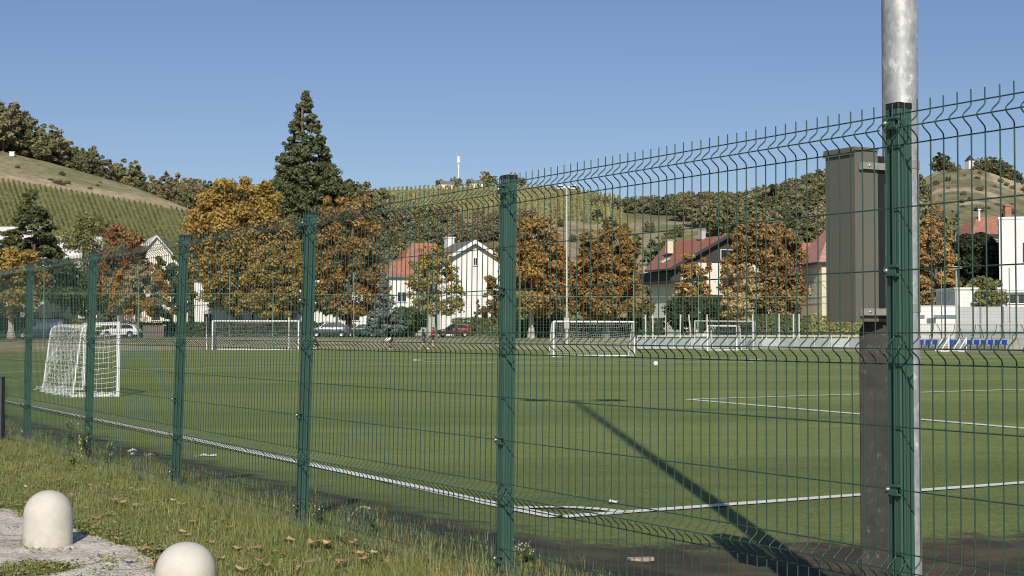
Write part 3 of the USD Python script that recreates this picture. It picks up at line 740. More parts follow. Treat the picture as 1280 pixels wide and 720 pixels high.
def gable_house(name, label, px, Y, rz, W, D, eave, ridge, roof, wall, oh=.5, wins=(), chim=(), gable_mat=None, gable_z=None, flip=False, loc=None):
    """ridge runs front to back (the gable faces us) unless flip"""
    x = (px - 640) / FPX * Y; zg = float(ground_z(np.array([x]), np.array([Y]))[0]) - .2
    t = thing(name, label, 'house', (x, Y, zg), rz)
    e, r = eave - zg, ridge - zg
    if not flip:
        m = prism([(-W / 2, 0), (W / 2, 0), (W / 2, e), (0, r), (-W / 2, e)], -D / 2, D / 2); v = m[0][:, [0, 2, 1]]; wallm = (v, m[1][:, ::-1])
        s = (r - e) / (W / 2); yo = D / 2 + oh
        rf = [slab([(0, -yo, r + .2), (0, yo, r + .2), (-W / 2 - oh, yo, e - s * oh + .2), (-W / 2 - oh, -yo, e - s * oh + .2)]), slab([(0, -yo, r + .2), (W / 2 + oh, -yo, e - s * oh + .2), (W / 2 + oh, yo, e - s * oh + .2), (0, yo, r + .2)])]
    else:
        m = prism([(-D / 2, 0), (D / 2, 0), (D / 2, e), (0, r), (-D / 2, e)], -W / 2, W / 2); v = m[0][:, [2, 0, 1]]; wallm = (v, m[1])
        s = (r - e) / (D / 2); xo = W / 2 + oh
        rf = [slab([(-xo, 0, r + .2), (-xo, -D / 2 - oh, e - s * oh + .2), (xo, -D / 2 - oh, e - s * oh + .2), (xo, 0, r + .2)]), slab([(-xo, 0, r + .2), (xo, 0, r + .2), (xo, D / 2 + oh, e - s * oh + .2), (-xo, D / 2 + oh, e - s * oh + .2)])]
    part('wall', wallm, wall, t)
    ro = part('roof', cat(*rf), roof, t)
    for c in chim:
        part('chimney', cat(cbox(c[:3], c[3:], .03), cbox((c[0], c[1], c[2] + c[5] / 2 + .06), (c[3] + .2, c[4] + .2, .14))), 'white_render', ro)
    for w_ in wins: window(t, *w_, W, D)
    return t, zg, e, r


# white house with the big gable, and its red roofed wing
h1, zg, e, r = gable_house('white_house', 'tall white gabled house with a grey roof left of the second fence post', 575, 196, .42, 9.2, 9.0, 10.6, 13.25, 'grey_roof', 'white_render', .75, wins=[('f', .3, 9.3, .45, .9), ('f', -1.5, 6.0, .25, .25), ('f', 2.2, 1.2, 1.2, 1.4), ('f', 0.2, 1.2, 1.2, 1.4), ('f', 3.2, 3.8, .9, 1.1), ('l', .5, 6.2, 1.0, 1.2), ('l', 1.5, 3.0, 1.0, 1.2), ('l', -2.9, 8.3, .5, .9)],
                             chim=[(-.5, 2.6, 12.0, 1.1, .9, 2.4)])
s = (r - e) / 4.6; a_ = math.atan(s)
for sg in (-1, 1):
    part('bargeboard', cat(slab([(0, -5.33, r + .24), (0, -5.26, r + .24), (sg * 5.38, -5.26, e - s * .78 + .24), (sg * 5.38, -5.33, e - s * .78 + .24)], .42)), 'white_paint', h1)


def hip_house(name, label, px, Y, rz, W, D, eave, top, ridge_len, roof, wall, oh=.6, wins=(), chim=(), bands=(), soffit=None, dx=0.0):
    x = (px - 640) / FPX * Y; zg = float(ground_z(np.array([x]), np.array([Y]))[0]) - .2
    t = thing(name, label, 'house', (x, Y, zg), rz); e, r = eave - zg, top - zg
    part('wall', box(-W / 2, W / 2, -D / 2, D / 2, 0, e), wall, t)
    a, b, L = W / 2 + oh, D / 2 + oh, ridge_len / 2
    rf = [slab([(-a, -b, e), (a, -b, e), (dx + L, 0, r), (dx - L, 0, r)]), slab([(a, b, e), (-a, b, e), (dx - L, 0, r), (dx + L, 0, r)]), slab([(-a, b, e), (-a, -b, e), (dx - L, 0, r)]), slab([(a, -b, e), (a, b, e), (dx + L, 0, r)])]
    ro = part('roof', cat(*rf), roof, t)
    part('eave_board', cat(box(-a, a, -b, -b + .05, e - .22, e - .02), box(-a, -a + .05, -b + .05, b, e - .22, e - .02), box(a - .05, a, -b + .05, b, e - .22, e - .02), box(-a + .06, a - .06, -b + .06, b - .06, e - .2, e - .14)), soffit or 'dark_wood', t)
    for c in chim: part('chimney', cat(cbox(c[:3], c[3:6], .03), cbox((c[0], c[1], c[2] + c[5] / 2 + .06), (c[3] + .2, c[4] + .2, .14))), c[6] if len(c) > 6 else 'white_render', ro)
    for bz in bands: part('string_course', cat(box(-W / 2 - .04, W / 2 + .04, -D / 2 - .05, -D / 2, bz, bz + .14), box(-W / 2 - .05, -W / 2, -D / 2, D / 2, bz, bz + .14)), 'grey_render', t)
    for w_ in wins: window(t, *w_, W, D)
    return t, e


hip_house('red_roofed_house', 'white house with an orange red hipped roof behind the blue grey spruce', 527, 206, .30, 7.2, 8.0, 10.3, 13.95, 3.4, 'orange_tiles', 'white_render', .7, wins=[('f', -1.8, 1.5, 1.1, 1.3), ('f', 1.2, 1.5, 1.1, 1.3), ('f', 0, 4.9, 1.2, 1.3), ('l', 0, 5, 1.1, 1.3)], chim=[(.6, -1.2, 11.6, .7, .7, 1.6, 'orange_tiles')], soffit='blue_grey_cladding', dx=.3)
hip_house('house_annexe', 'lower white annexe with a red tiled roof left of the orange hipped roof', 497, 196, .30, 3.4, 5.0, 8.9, 11.0, 1.5, 'orange_tiles', 'white_render', .6, wins=[('f', 0, 1.4, 1.1, 1.3), ('f', 0, 4.6, 1.1, 1.2)], soffit='blue_grey_cladding')

# long house with the red brown roof: gable to the right, ridge running back to the left
Y2 = 186.0; ap = at(906, 294, Y2); zg = 0.95
g2 = np.array([math.sin(.38), -math.cos(.38)]); l2 = np.array([-math.cos(.38), -math.sin(.38)])      # out of the gable, and to its left
h2 = thing('red_brown_roofed_house', 'white house with a long red brown tiled roof and dark wooden gable', 'house', (ap[0], Y2, zg))
top = ap[2] - zg; hw, drop = 8.4, 4.35; ev = top - drop; sl = drop / hw


def P2(l, b, z): q = l2 * l - g2 * b; return (q[0], q[1], z)      # l to the left of the gable's middle, b back from the gable


part('roof', cat(slab([P2(0, -1.0, top), P2(0, 15.5, top), P2(hw, 5.8, ev), P2(hw, -1.0, ev)], .22), slab([P2(0, -1.0, top), P2(-hw, -1.0, ev), P2(-hw, 15.5, ev), P2(0, 15.5, top)], .22)), 'red_brown_tiles', h2)
gz_ = top - 3.5


def poly3(pts, thick):
    """vertical slab on the gable plane: pts are (l, z), thick runs backwards"""
    a = [P2(l, thick[0], z) for l, z in pts]; b = [P2(l, thick[1], z) for l, z in pts]; n = len(a)
    f = [[0, k + 1, k] for k in range(1, n - 1)] + [[n, n + k, n + k + 1] for k in range(1, n - 1)]
    for k in range(n): j = (k + 1) % n; f += [[k, j, n + j], [k, n + j, n + k]]
    m = trimesh.Trimesh(np.array(a + b), np.array(f), process=False); m.fix_normals()
    return np.array(m.vertices), np.array(m.faces)


iw = hw - .7
part('wall', poly3([(-iw, 0), (iw - 1.6, 0), (iw - 1.6, ev - .3), (iw - 1.6, gz_), (-iw, gz_)], (0, 11)), 'warm_white_render', h2)
part('gable_boarding', poly3([(-(top - gz_ - .3) / sl, gz_), ((top - gz_ - .3) / sl, gz_), (0, top - .3)], (-.05, 10)), 'dark_wood', h2)
part('balcony_front', poly3([(iw - 1.55, ev - 1.7), (iw - .2, ev - 1.7), (iw - .2, ev - .35), (iw - 1.55, ev - .1)], (.3, 9)), 'dark_wood', h2)
part('bargeboard', cat(slab([P2(0, -1.06, top + .06), P2(0, -1.0, top + .06), P2(hw, -1.0, ev + .06), P2(hw, -1.06, ev + .06)], .36), slab([P2(0, -1.06, top + .06), P2(0, -1.0, top + .06), P2(-hw, -1.0, ev + .06), P2(-hw, -1.06, ev + .06)], .36)), 'dark_wood', h2)
ch = part('chimney', frame_box(P2(4.9, 5.6, top - 1.3), (*l2, 0), (*g2, 0), (0, 0, 1), (.8, .6, 1.6)), 'cream_render', h2)
part('chimney_cap', frame_box(P2(4.9, 5.6, top - .43), (*l2, 0), (*g2, 0), (0, 0, 1), (1.0, .8, .12)), 'grey_render', ch)
part('chimney', frame_box(P2(.5, 5, top + .3), (*l2, 0), (*g2, 0), (0, 0, 1), (.8, .6, 1.1)), 'grey_render', h2)
nsl = np.array([*l2, 0]) * sl + np.array([0, 0, 1.0]); nsl /= np.linalg.norm(nsl); asl = np.array([*l2, 0]) - np.array([0, 0, 1.0]) * sl; asl /= np.linalg.norm(asl)
sk = part('skylight', frame_box(np.array(P2(6.1, 4.6, top - 6.1 * sl)) + nsl * .06, asl, (*g2, 0), nsl, (1.3, 1.0, .12)), 'grey_render', h2)
part('pane', frame_box(np.array(P2(6.1, 4.6, top - 6.1 * sl)) + nsl * .115, asl, (*g2, 0), nsl, (1.1, .8, .03)), 'pale_roof', sk)
for l, z, w, h, mt in ((1.2, 3.1, 1.5, 2.1, 'red_brown_tiles'), (-1.6, 3.1, 1.2, 1.4, 'white_paint'), (4.2, 4.4, 1.1, 1.4, 'white_paint'), (4.2, 1.2, 1.1, 1.4, 'white_paint'), (-4.4, 3.1, 1.1, 1.4, 'white_paint'), (-.2, 9.6, 1.6, 1.3, 'white_paint')):
    wf = part('window', poly3([(l - w / 2 - .08, z - .08), (l + w / 2 + .08, z - .08), (l + w / 2 + .08, z + h + .08), (l - w / 2 - .08, z + h + .08)], (-.13, .02)), mt, h2)
    part('pane', poly3([(l - w / 2, z), (l + w / 2, z), (l + w / 2, z + h), (l - w / 2, z + h)], (-.15, -.02)), 'window_glass', wf)

hip_house('cream_house', 'cream house with a pale red hipped roof just left of the grey cabinet', 1050, 192, .18, 8.6, 9.0, 10.4, 15.6, 2.0, 'pink_tiles', 'cream_render', .7, wins=[('f', -2.0, 1.4, 1.0, 1.5), ('f', 1.8, 1.4, 1.0, 1.5), ('f', -.2, 5.2, 1.0, 1.6), ('f', 2.2, 5.2, 1.0, 1.6), ('l', 0, 5.2, 1.0, 1.6), ('l', 2, 1.4, 1.0, 1.5)], bands=[4.2, 5.0, 7.0])
gable_house('far_house', 'small house with an orange red roof behind the dark orange chestnut', 993, 232, .2, 8, 8, 12.3, 15.4, 'orange_tiles', 'warm_white_render', .5, flip=True, wins=[('f', 0, 5, 1, 1.3), ('f', 2.5, 5, 1, 1.3)])
gable_house('pale_roofed_house', 'cream house with a pale grey gable roof left of the big golden chestnut', 190, 206, .35, 8.6, 9, 9.6, 14.6, 'pale_roof', 'warm_white_render', .6, wins=[('f', 0, 6.2, 1.1, 1.4), ('f', -2.4, 6.2, 1.1, 1.4), ('f', 2.4, 6.2, 1.1, 1.4), ('f', 0, 2.2, 1.1, 1.4), ('l', 0, 5.6, 1.0, 1.3)], chim=[(-1.5, 1, 12.6, .7, .7, 1.6)])
gable_house('white_roofed_house', 'house with a white low pitched roof at the left picture edge behind the cedar', -4, 214, -.1, 11, 9, 13.4, 16.6, 'pale_roof', 'white_render', .9, flip=True, wins=[('f', 2.6, 9.0, 2.2, 1.2), ('f', -1, 9.0, 1.4, 1.2), ('f', 2.6, 4.5, 1.4, 1.3)])
gable_house('pale_roofed_house', 'house with a pale roof hidden behind the willow', 88, 214, .2, 8, 8, 12.3, 15.2, 'pale_roof', 'white_render', .6, flip=True, wins=[('f', 0, 7, 1.2, 1.3), ('f', 2.4, 7, 1.2, 1.3)])
gable_house('brick_red_house', 'small house with a red front right of the leftmost fence post', 66, 196, .05, 5.0, 7, 6.6, 8.8, 'red_brown_tiles', 'warm_white_render', .4, flip=True, wins=[('f', -1.3, 1.2, 1.0, 2.0), ('f', 1.3, 1.2, 1.0, 2.0)])
gable_house('white_terraced_house', 'white house seen through the golden chestnut and the tall middle fence post', 372, 204, .05, 11, 9, 9.2, 12.2, 'grey_roof', 'white_render', .6, flip=True, wins=[('f', -3.6, 6.0, 1.3, 1.4), ('f', -1, 6.0, 1.3, 1.4), ('f', 1.8, 5.6, 1.6, 2.0), ('f', -3.6, 2.2, 1.3, 1.4), ('f', 1.8, 2.0, 1.6, 2.0), ('f', 4.4, 5.8, 1.0, 1.4)])
bal = stage.GetPrimAtPath('/World/white_terraced_house')
part('balcony', cat(box(-5.0, 4.9, -5.7, -4.52, 4.3, 4.5), box(-5.0, 4.9, -5.7, -5.62, 4.5, 5.4)), 'white_paint', bal)
gable_house('white_terraced_house', 'white house glimpsed through the gap between chestnut trees by the leftmost far goal post', 283, 200, 0, 7, 8, 8.6, 11.0, 'grey_roof', 'white_render', .5, flip=True, wins=[('f', -1.6, 4.8, 1.2, 1.4), ('f', 1.6, 4.8, 1.2, 1.4), ('f', -1.6, 1.6, 1.2, 1.4)])
gable_house('white_terraced_house', 'white house behind the orange chestnut left of the blue spruce', 437, 208, .1, 8, 8, 7.6, 9.8, 'grey_roof', 'white_render', .5, flip=True, wins=[('f', -2.4, 2.2, 1.6, 1.5), ('f', .6, 2.2, 1.6, 1.5), ('f', 2.4, 4.6, 1.0, 1.3)])

# right hand side: white flat roofed building, low white block, yellow house behind, and the wall
fx = (1288 - 640) / FPX * 166
fb = thing('white_flat_building', 'white flat roofed building at the right picture edge', 'building', (fx, 166, .9), -.31)
part('wall', box(-3.3, 9, -5, 6, 0, 13.0), 'white_render', fb)
part('parapet', cat(box(-3.38, 9.1, -5.08, -4.8, 13.0, 13.25), box(-3.38, -3.1, -4.8, 6.1, 13.0, 13.25)), 'white_paint', fb)
for x_, z_, w_, h_ in ((-1.4, 3.8, 1.8, .9), (.9, 3.8, 1.8, .9), (3.2, 3.8, 1.8, .9), (-.4, 8.2, .9, 2.2), (2.6, 8.2, .9, 2.2)): window(fb, 'f', x_, z_, w_, h_, 6.6, 10)
part('canopy', box(-3.0, 6, -5.6, -5.002, 4.95, 5.12), 'white_paint', fb)
lx = (1196 - 640) / FPX * 160
lb = thing('low_white_block', 'low white building behind the light green shrub', 'building', (lx, 160, .9), .05)
part('wall', box(-1.25, 4.4, -3, 3, 0, 5.2), 'white_render', lb); part('roof', box(-1.35, 4.5, -3.1, 3.1, 5.2, 5.36), 'white_paint', lb)
window(lb, 'f', 1.4, 2.6, 1.6, .9, 2.5, 6)
part('window_canopy', box(.4, 2.5, -3.5, -3.002, 3.68, 3.78), 'grey_render', lb)
hip_house('yellow_house', 'yellow house with red roof and brick chimney behind the dark evergreen', 1242, 206, .1, 9.0, 8, 14.9, 17.6, 4.5, 'orange_tiles', 'yellow_render', .7, wins=[('f', -2.4, 11, 1, 1.4), ('f', .2, 11, 1, 1.4)], chim=[(1.4, -1.6, 16.9, .9, .7, 2.2, 'orange_tiles'), (-2.4, -1.0, 16.4, .25, .25, 2.2)])
wl = thing('white_boundary_wall', 'white boundary wall with dark slits behind the blue seats', 'wall', ((1160 - 640) / FPX * 150, 150, .7))
part('wall_panel', box(-4.8, 3.05, 0, .25, 0, 3.45), 'white_render', wl)
for x0, x1 in ((-3.9, -.35), (.55, 2.85)): part('slit', box(x0, x1, -.012, .1, 2.15, 2.55), 'blue_grey_cladding', wl)
part('coping', box(-4.85, 3.1, -.05, .3, 3.45, 3.53), 'grey_render', wl)
gw = thing('grey_panel_wall', 'light grey concrete panel wall with dark posts in front of the white building', 'wall', ((1240 - 640) / FPX * 150, 150.4, .7))
for k in range(6): part('wall_panel', box(-3.3 + k * 2.3, -3.3 + k * 2.3 + 2.18, 0, .15, 0, 3.4), 'grey_render', gw)
for k in range(6): part('post', cbox((-3.36 + k * 2.3, .05, 1.72), (.16, .3, 3.44), .01), 'blue_grey_cladding', gw)

# chapel and mast on the hill tops
cx_, cr = 1214, 624
a = math.atan((cx_ - 640) / FPX); x_, y_ = cr * math.sin(a), cr * math.cos(a); zz = float(ground_z(np.array([x_]), np.array([y_]))[0])
cp = thing('chapel', 'tiny white chapel with a pointed dark spire on the bare hill', 'chapel', (x_, y_, zz - .3), .3)
part('tower', box(-1.4, 1.4, -1.4, 1.4, 0, 4.5), 'white_render', cp)
part('spire', (np.array([(-1.55, -1.55, 4.5), (1.55, -1.55, 4.5), (1.55, 1.55, 4.5), (-1.55, 1.55, 4.5), (0, 0, 6.9)]), np.array([[0, 1, 4], [1, 2, 4], [2, 3, 4], [3, 0, 4], [0, 2, 1], [0, 3, 2]])), 'dark_wood', cp)
nv = part('nave', (lambda m: (m[0][:, [2, 0, 1]], m[1]))(prism([(-1.5, 0), (1.5, 0), (1.5, 2.0), (0, 3.2), (-1.5, 2.0)], 1.602, 5.4)), 'white_render', cp)
part('nave_roof', cat(slab([(1.61, 0, 3.32), (1.61, -1.8, 1.9), (5.5, -1.8, 1.9), (5.5, 0, 3.32)], .1), slab([(1.61, 0, 3.32), (5.5, 0, 3.32), (5.5, 1.8, 1.9), (1.61, 1.8, 1.9)], .1)), 'pale_roof', nv)
a = math.atan((573 - 640) / FPX); x_, y_ = 690 * math.sin(a), 690 * math.cos(a); zz = float(ground_z(np.array([x_]), np.array([y_]))[0])
ztop = EYE + (416 - 194.5) / FPX * 690 - zz
am = thing('antenna_mast', 'thin white antenna mast on the hill top in the middle', 'antenna mast', (x_, y_, zz))
part('mast_pole', lathe([(.42, 0), (.3, ztop * .55), (.16, ztop - 1.0), (.16, ztop), (0, ztop)], 12), 'white_paint', am, smooth=40)
for k in range(3): part('antenna_panel', move(cbox((.55, 0, ztop - 1.7), (.34, .5, 3.0), .05), (0, 0, 0), k * 2.094 + .5), 'white_paint', am)
part('equipment_box', cbox((0, 0, ztop - 5.0), (.7, .7, 1.2), .05), 'white_paint', am)
for px, w_, l in ((558, 3.2, 'tiny pale house on the hill top left of the antenna mast'), (596, 3.0, 'tiny pale house on the hill top right of the antenna mast')):
    a = math.atan((px - 640) / FPX); x_, y_ = 684 * math.sin(a), 684 * math.cos(a); zz = float(ground_z(np.array([x_]), np.array([y_]))[0])
    t = thing('hilltop_house', l, 'house', (x_, y_, zz - .5), .3)
    part('wall', box(-w_, w_, -2, 2, 0, 2.6), 'warm_white_render', t); part('roof', cat(slab([(-w_ - .3, 0, 4.0), (-w_ - .3, -2.4, 2.5), (w_ + .3, -2.4, 2.5), (w_ + .3, 0, 4.0)]), slab([(-w_ - .3, 0, 4.0), (w_ + .3, 0, 4.0), (w_ + .3, 2.4, 2.5), (-w_ - .3, 2.4, 2.5)])), 'grey_roof', t)
    window(t, 'f', 0, .9, 1.0, 1.1, 2 * w_, 4)
a = math.atan((13 - 640) / FPX); x_, y_ = 498 * math.sin(a), 498 * math.cos(a); zz = float(ground_z(np.array([x_]), np.array([y_]))[0])
hut = thing('white_hut', 'tiny white hut on the dry slope at the far left', 'hut', (x_, y_, zz), .2)
part('wall', box(-.75, .75, -.6, .6, 0, 1.5), 'white_render', hut); part('roof', slab([(-.9, -.8, 1.5), (.9, -.8, 1.5), (.9, .8, 1.75), (-.9, .8, 1.75)], .08), 'white_paint', hut)
# ------------------------------------------------------------------ foliage builder
mat_leaf('leaf_gold', [(0.162, 0.105, 0.031), (0.389, 0.265, 0.071), (0.605, 0.453, 0.146)], 0.5)
mat_leaf('leaf_orange', [(0.165, 0.101, 0.037), (0.406, 0.261, 0.087), (0.635, 0.444, 0.161)], 0.5)
mat_leaf('leaf_brown', [(0.162, 0.098, 0.040), (0.377, 0.238, 0.090), (0.565, 0.391, 0.158)], 0.5)
mat_leaf('leaf_rust', [(0.166, 0.079, 0.041), (0.342, 0.194, 0.083), (0.464, 0.346, 0.110)], 0.5)
mat_leaf('leaf_pale', [(0.278, 0.202, 0.089), (0.506, 0.380, 0.177), (0.683, 0.557, 0.304)], 0.6)
mat_leaf('leaf_yellowgreen', [(0.121, 0.110, 0.033), (0.297, 0.242, 0.072), (0.506, 0.374, 0.110)], 0.6)
mat_leaf('leaf_olive', [(0.121, 0.131, 0.048), (0.266, 0.269, 0.101), (0.435, 0.420, 0.176)], 0.5)
mat_leaf('leaf_green', [(0.063, 0.077, 0.032), (0.144, 0.160, 0.061), (0.252, 0.259, 0.106)], 0.5)
mat_leaf('leaf_dark', [(0.022, 0.030, 0.015), (0.055, 0.068, 0.030), (0.110, 0.120, 0.050)], 0.6)
mat_leaf('leaf_sequoia', [(0.048, 0.061, 0.029), (0.113, 0.132, 0.058), (0.214, 0.231, 0.102)], 0.5, trans=0.2)
mat_leaf('leaf_spruce', [(0.080, 0.100, 0.100), (0.180, 0.220, 0.215), (0.300, 0.345, 0.335)], 0.8, trans=0.1)
mat_leaf('leaf_wood', [(0.100, 0.108, 0.057), (0.241, 0.230, 0.113), (0.401, 0.359, 0.181)], 0.25)
mat_leaf('leaf_woodbrown', [(0.158, 0.136, 0.076), (0.315, 0.269, 0.152), (0.471, 0.412, 0.236)], 0.25)
mat_leaf('leaf_vine', [(0.086, 0.102, 0.036), (0.171, 0.186, 0.066), (0.272, 0.277, 0.108)], 0.3)
mat_leaf('leaf_vinegold', [(0.150, 0.152, 0.060), (0.312, 0.299, 0.121), (0.462, 0.422, 0.192)], 0.3)
mat_plain('bark', (0.15, 0.125, 0.10), 0.9, var=0.35, scale=3.0)
mat_plain('bark_pale', (0.42, 0.39, 0.34), 0.9, var=0.3, scale=3.0)


def quads(c, nrm, size, rng, aspect=1.35):
    n = len(c)
    nrm = nrm / (np.linalg.norm(nrm, axis=1, keepdims=True) + 1e-9)
    r = rng.normal(size=(n, 3)); a = np.cross(nrm, r); a /= np.linalg.norm(a, axis=1, keepdims=True) + 1e-9
    b = np.cross(nrm, a); s = (size * rng.uniform(.55, 1.35, n))[:, None] / 2
    fold = nrm * s * .25
    v = np.stack([c - a * s * aspect, c - b * s + fold, c + a * s * aspect, c + b * s + fold], 1).reshape(-1, 3)
    k = np.arange(n)[:, None] * 4
    return v, np.vstack([k + [0, 1, 2], k + [0, 2, 3]])


PROF = dict(
    round=lambda t: np.sqrt(np.clip(1 - (2 * t - 1) ** 2, 0, 1)) ** .85,
    egg=lambda t: np.sqrt(np.clip(1 - (1.12 * t ** .72 - .12 - .35) ** 2 / .60, 0.0, 1)) * np.clip(t / .12, .3, 1) ** .5,
    cone=lambda t: (1 - t) ** .85 * np.clip(.75 + t / .15, 0, 1) + .015,
    sequoia=lambda t: np.interp(t, [0, .275, .39, .48, .6, .69, .826, .93, 1], [.92, 1.04, .97, .84, .64, .51, .31, .16, .05]),
    column=lambda t: np.interp(t, [0, .1, .35, .7, .9, 1], [.55, .85, 1, .85, .5, .1]),
    spread=lambda t: np.interp(t, [0, .15, .45, .75, 1], [.45, .85, 1, .8, .2]))


def crown(H, R, kind, ncl, nper, size, seed, squash=.75, lean=(0, 0), rough=.28, inner=.35, ccl=None, cone_droop=0.0):
    """leaf clumps through a crown of height H and radius R (base at z=0); returns leaves and the clump centres"""
    rng = np.random.default_rng(seed)
    t = rng.uniform(0.02, .985, ncl * 9)
    pr = PROF[kind](t)
    keep = rng.uniform(0, 1, len(t)) < np.clip(pr ** 1.3 + .08, 0, 1); t = t[keep][:ncl]; pr = PROF[kind](t)
    ang = rng.uniform(0, 2 * np.pi, len(t))
    lump = 1 + rough * (meshkit.fbm(np.stack([np.cos(ang) * 1.6 + seed, np.sin(ang) * 1.6, t * 4], -1), 3, seed) - .5) * 2
    rad = pr * lump * (inner + (1 - inner) * rng.uniform(0, 1, len(t)) ** .45)
    rc = (ccl or R * .185) * rng.uniform(.65, 1.25, len(t)) * (np.clip(pr, .45, 1))
    rad_m = np.maximum(rad * R - rc * .6, 0)
    C = np.stack([np.cos(ang) * rad_m + lean[0] * t * H, np.sin(ang) * rad_m + lean[1] * t * H, t * (H - rc * .7) + rc * .2 - cone_droop * rad_m], 1)
    k = np.repeat(np.arange(len(t)), nper)
    d = rng.normal(size=(len(k), 3)); d /= np.linalg.norm(d, axis=1, keepdims=True)
    rr_ = rng.uniform(.05, 1.0, len(k)) ** .45 * rng.uniform(.75, 1.35, len(k))
    P = C[k] + d * (rc[k] * rr_)[:, None] * np.array([1, 1, squash])
    nrm = d * .8 + rng.normal(size=d.shape) * .55 + np.array([0, 0, .45])
    return quads(P, nrm, size, rng), C


def limbs(C, z0, zt, r0, seed, n=7, lean=(0, 0)):
    """a tapered trunk from the ground to zt, with limbs out to some of the clumps"""
    rng = np.random.default_rng(seed + 5)
    zz = np.linspace(0, zt, 9); w = np.cumsum(rng.normal(0, r0 * .25, (9, 2)), 0) * np.linspace(0, 1, 9)[:, None]
    sp_ = np.column_stack([w + np.outer(zz, lean), zz - .15 * (zz == 0)])
    rad = r0 * (1 - .75 * zz / zt); rad[0] *= 1.5
    ms = [sweep(sp_, rad, 8)]
    for c in C[rng.choice(len(C), min(n, len(C)), replace=False)]:
        k = rng.integers(3, 8); p0 = sp_[k]
        if c[2] + z0 < p0[2]: continue
        c_ = c + [0, 0, z0]; mid = (p0 + c_) / 2 + np.array([0, 0, .12 * np.linalg.norm(c_ - p0)])
        tt = np.linspace(0, 1, 6)[:, None]
        ms.append(sweep((1 - tt) ** 2 * p0 + 2 * tt * (1 - tt) * mid + tt ** 2 * c_, np.linspace(rad[k] * .55, .03, 6), 5))
    return cat(*ms)


def tree(name, label, px, Y, top, wpx, kind, leaf, bot=None, trunk_r=.28, ncl=70, nper=75, size=.42, bark='bark', seed=None, group=None, squash=.75, rough=.28, inner=.35, trunk_h=None, ccl=None, nl=9, droop=0.0, lean=(0, 0), cat_='tree', trunk_top=.8):
    seed = seed if seed is not None else int(px * 7 + Y)
    x = (px - 640) / FPX * Y; zg = float(ground_z(np.array([x]), np.array([Y]))[0])
    ztop = at(px, top, Y)[2]; zb = zg + .3 if bot is None else at(px, bot, Y)[2]
    R = wpx / 2 * Y / FPX
    t = thing(name, label, cat_, (x, Y, zg), rz=0, group=group)
    (lv, lf), C = crown(ztop - zb, R, kind, int(ncl * 1.8), int(nper * 1.25), size * .66, seed, squash, lean, rough, inner, ccl, droop)
    part('trunk', limbs(C, zb - zg, (zb - zg) + (ztop - zb) * trunk_top, trunk_r, seed, nl, lean), bark, t, smooth=40)
    part('crown', (lv + [0, 0, zb - zg], lf), leaf, t)
    return t


# ---- named trees round the far side of the pitch
tree('chestnut_tree', 'golden autumn tree with pale trunk at the left picture edge', 14, 150, 306, 92, 'round', 'leaf_gold', 398, .34, 70, 90, .4, bark='bark_pale', seed=31)
tree('cedar_tree', 'tall dark green cedar with drooping tiers behind the golden tree at the left', 38, 178, 231, 150, 'cone', 'leaf_green', 372, .4, 180, 90, .42, seed=8, squash=.38, inner=.45, droop=.12, rough=.4)
tree('willow_tree', 'pale olive willow with thin upright twigs left of the red maple', 108, 186, 264, 92, 'egg', 'leaf_olive', 395, .3, 90, 85, .32, seed=12, squash=1.25, rough=.45, inner=.2)
tree('maple_tree', 'rusty red and orange maple behind the white goal at the left', 152, 168, 274, 74, 'round', 'leaf_rust', 396, .3, 80, 80, .38, seed=17)
tree('chestnut_tree', 'orange brown tree standing low beside the second fence post from the left', 172, 160, 330, 84, 'round', 'leaf_brown', 398, .26, 60, 75, .38, seed=44)
tree('maple_tree', 'green bushy tree between the red maple and the big golden chestnut', 214, 176, 318, 62, 'egg', 'leaf_green', 402, .26, 60, 75, .4, seed=45)
tree('chestnut_tree', 'largest golden chestnut tree with a wide round crown beside the giant sequoia', 300, 180, 219, 146, 'round', 'leaf_gold', 398, .55, 170, 120, .46, seed=3, rough=.16)
tree('sequoia_tree', 'very tall dark conical sequoia rising above all other trees', 381, 232, 111, 122, 'sequoia', 'leaf_sequoia', 330, .7, 620, 70, .46, seed=5, squash=.7, inner=.2, rough=.24, ccl=1.0, droop=.10, trunk_top=.93, nl=14)
tree('chestnut_tree', 'orange chestnut tree right of the sequoia with a broad crown', 436, 176, 243, 104, 'egg', 'leaf_orange', 402, .45, 120, 105, .44, seed=6)
tree('chestnut_tree', 'yellow brown tree in front of the sequoia behind the tall fence post', 352, 172, 300, 96, 'round', 'leaf_gold', 404, .35, 85, 90, .42, seed=61)
tree('spruce_tree', 'small blue grey spruce left of the white house', 480, 168, 338, 56, 'cone', 'leaf_spruce', 416, .16, 80, 75, .26, seed=9, squash=.5, inner=.4, droop=.2)
tree('garden_shrub', 'dark green bushy tree between the blue spruce and the young tree', 512, 171, 378, 50, 'round', 'leaf_green', 416, .12, 45, 70, .3, seed=10)
tree('young_tree', 'young yellow green tree with thin crown in front of the white house', 545, 160, 306, 76, 'egg', 'leaf_yellowgreen', 396, .15, 74, 42, .34, seed=14, inner=.15, rough=.5)
tree('young_tree', 'small orange tree half hidden by the second fence post', 624, 162, 344, 52, 'egg', 'leaf_orange', 408, .14, 45, 60, .34, seed=15)
tree('chestnut_tree', 'orange chestnut tree with thick pale trunk right of the second fence post', 664, 152, 268, 94, 'egg', 'leaf_orange', 398, .3, 110, 100, .40, bark='bark_pale', seed=19, rough=.35)
tree('chestnut_tree', 'brown orange chestnut tree just right of the distant floodlight pole', 757, 156, 283, 96, 'egg', 'leaf_orange', 402, .36, 120, 105, .40, seed=21, rough=.3)
tree('young_tree', 'low yellowish green tree between the brown chestnut and the red roofed house', 800, 168, 352, 36, 'round', 'leaf_yellowgreen', 414, .16, 50, 65, .36, seed=22)
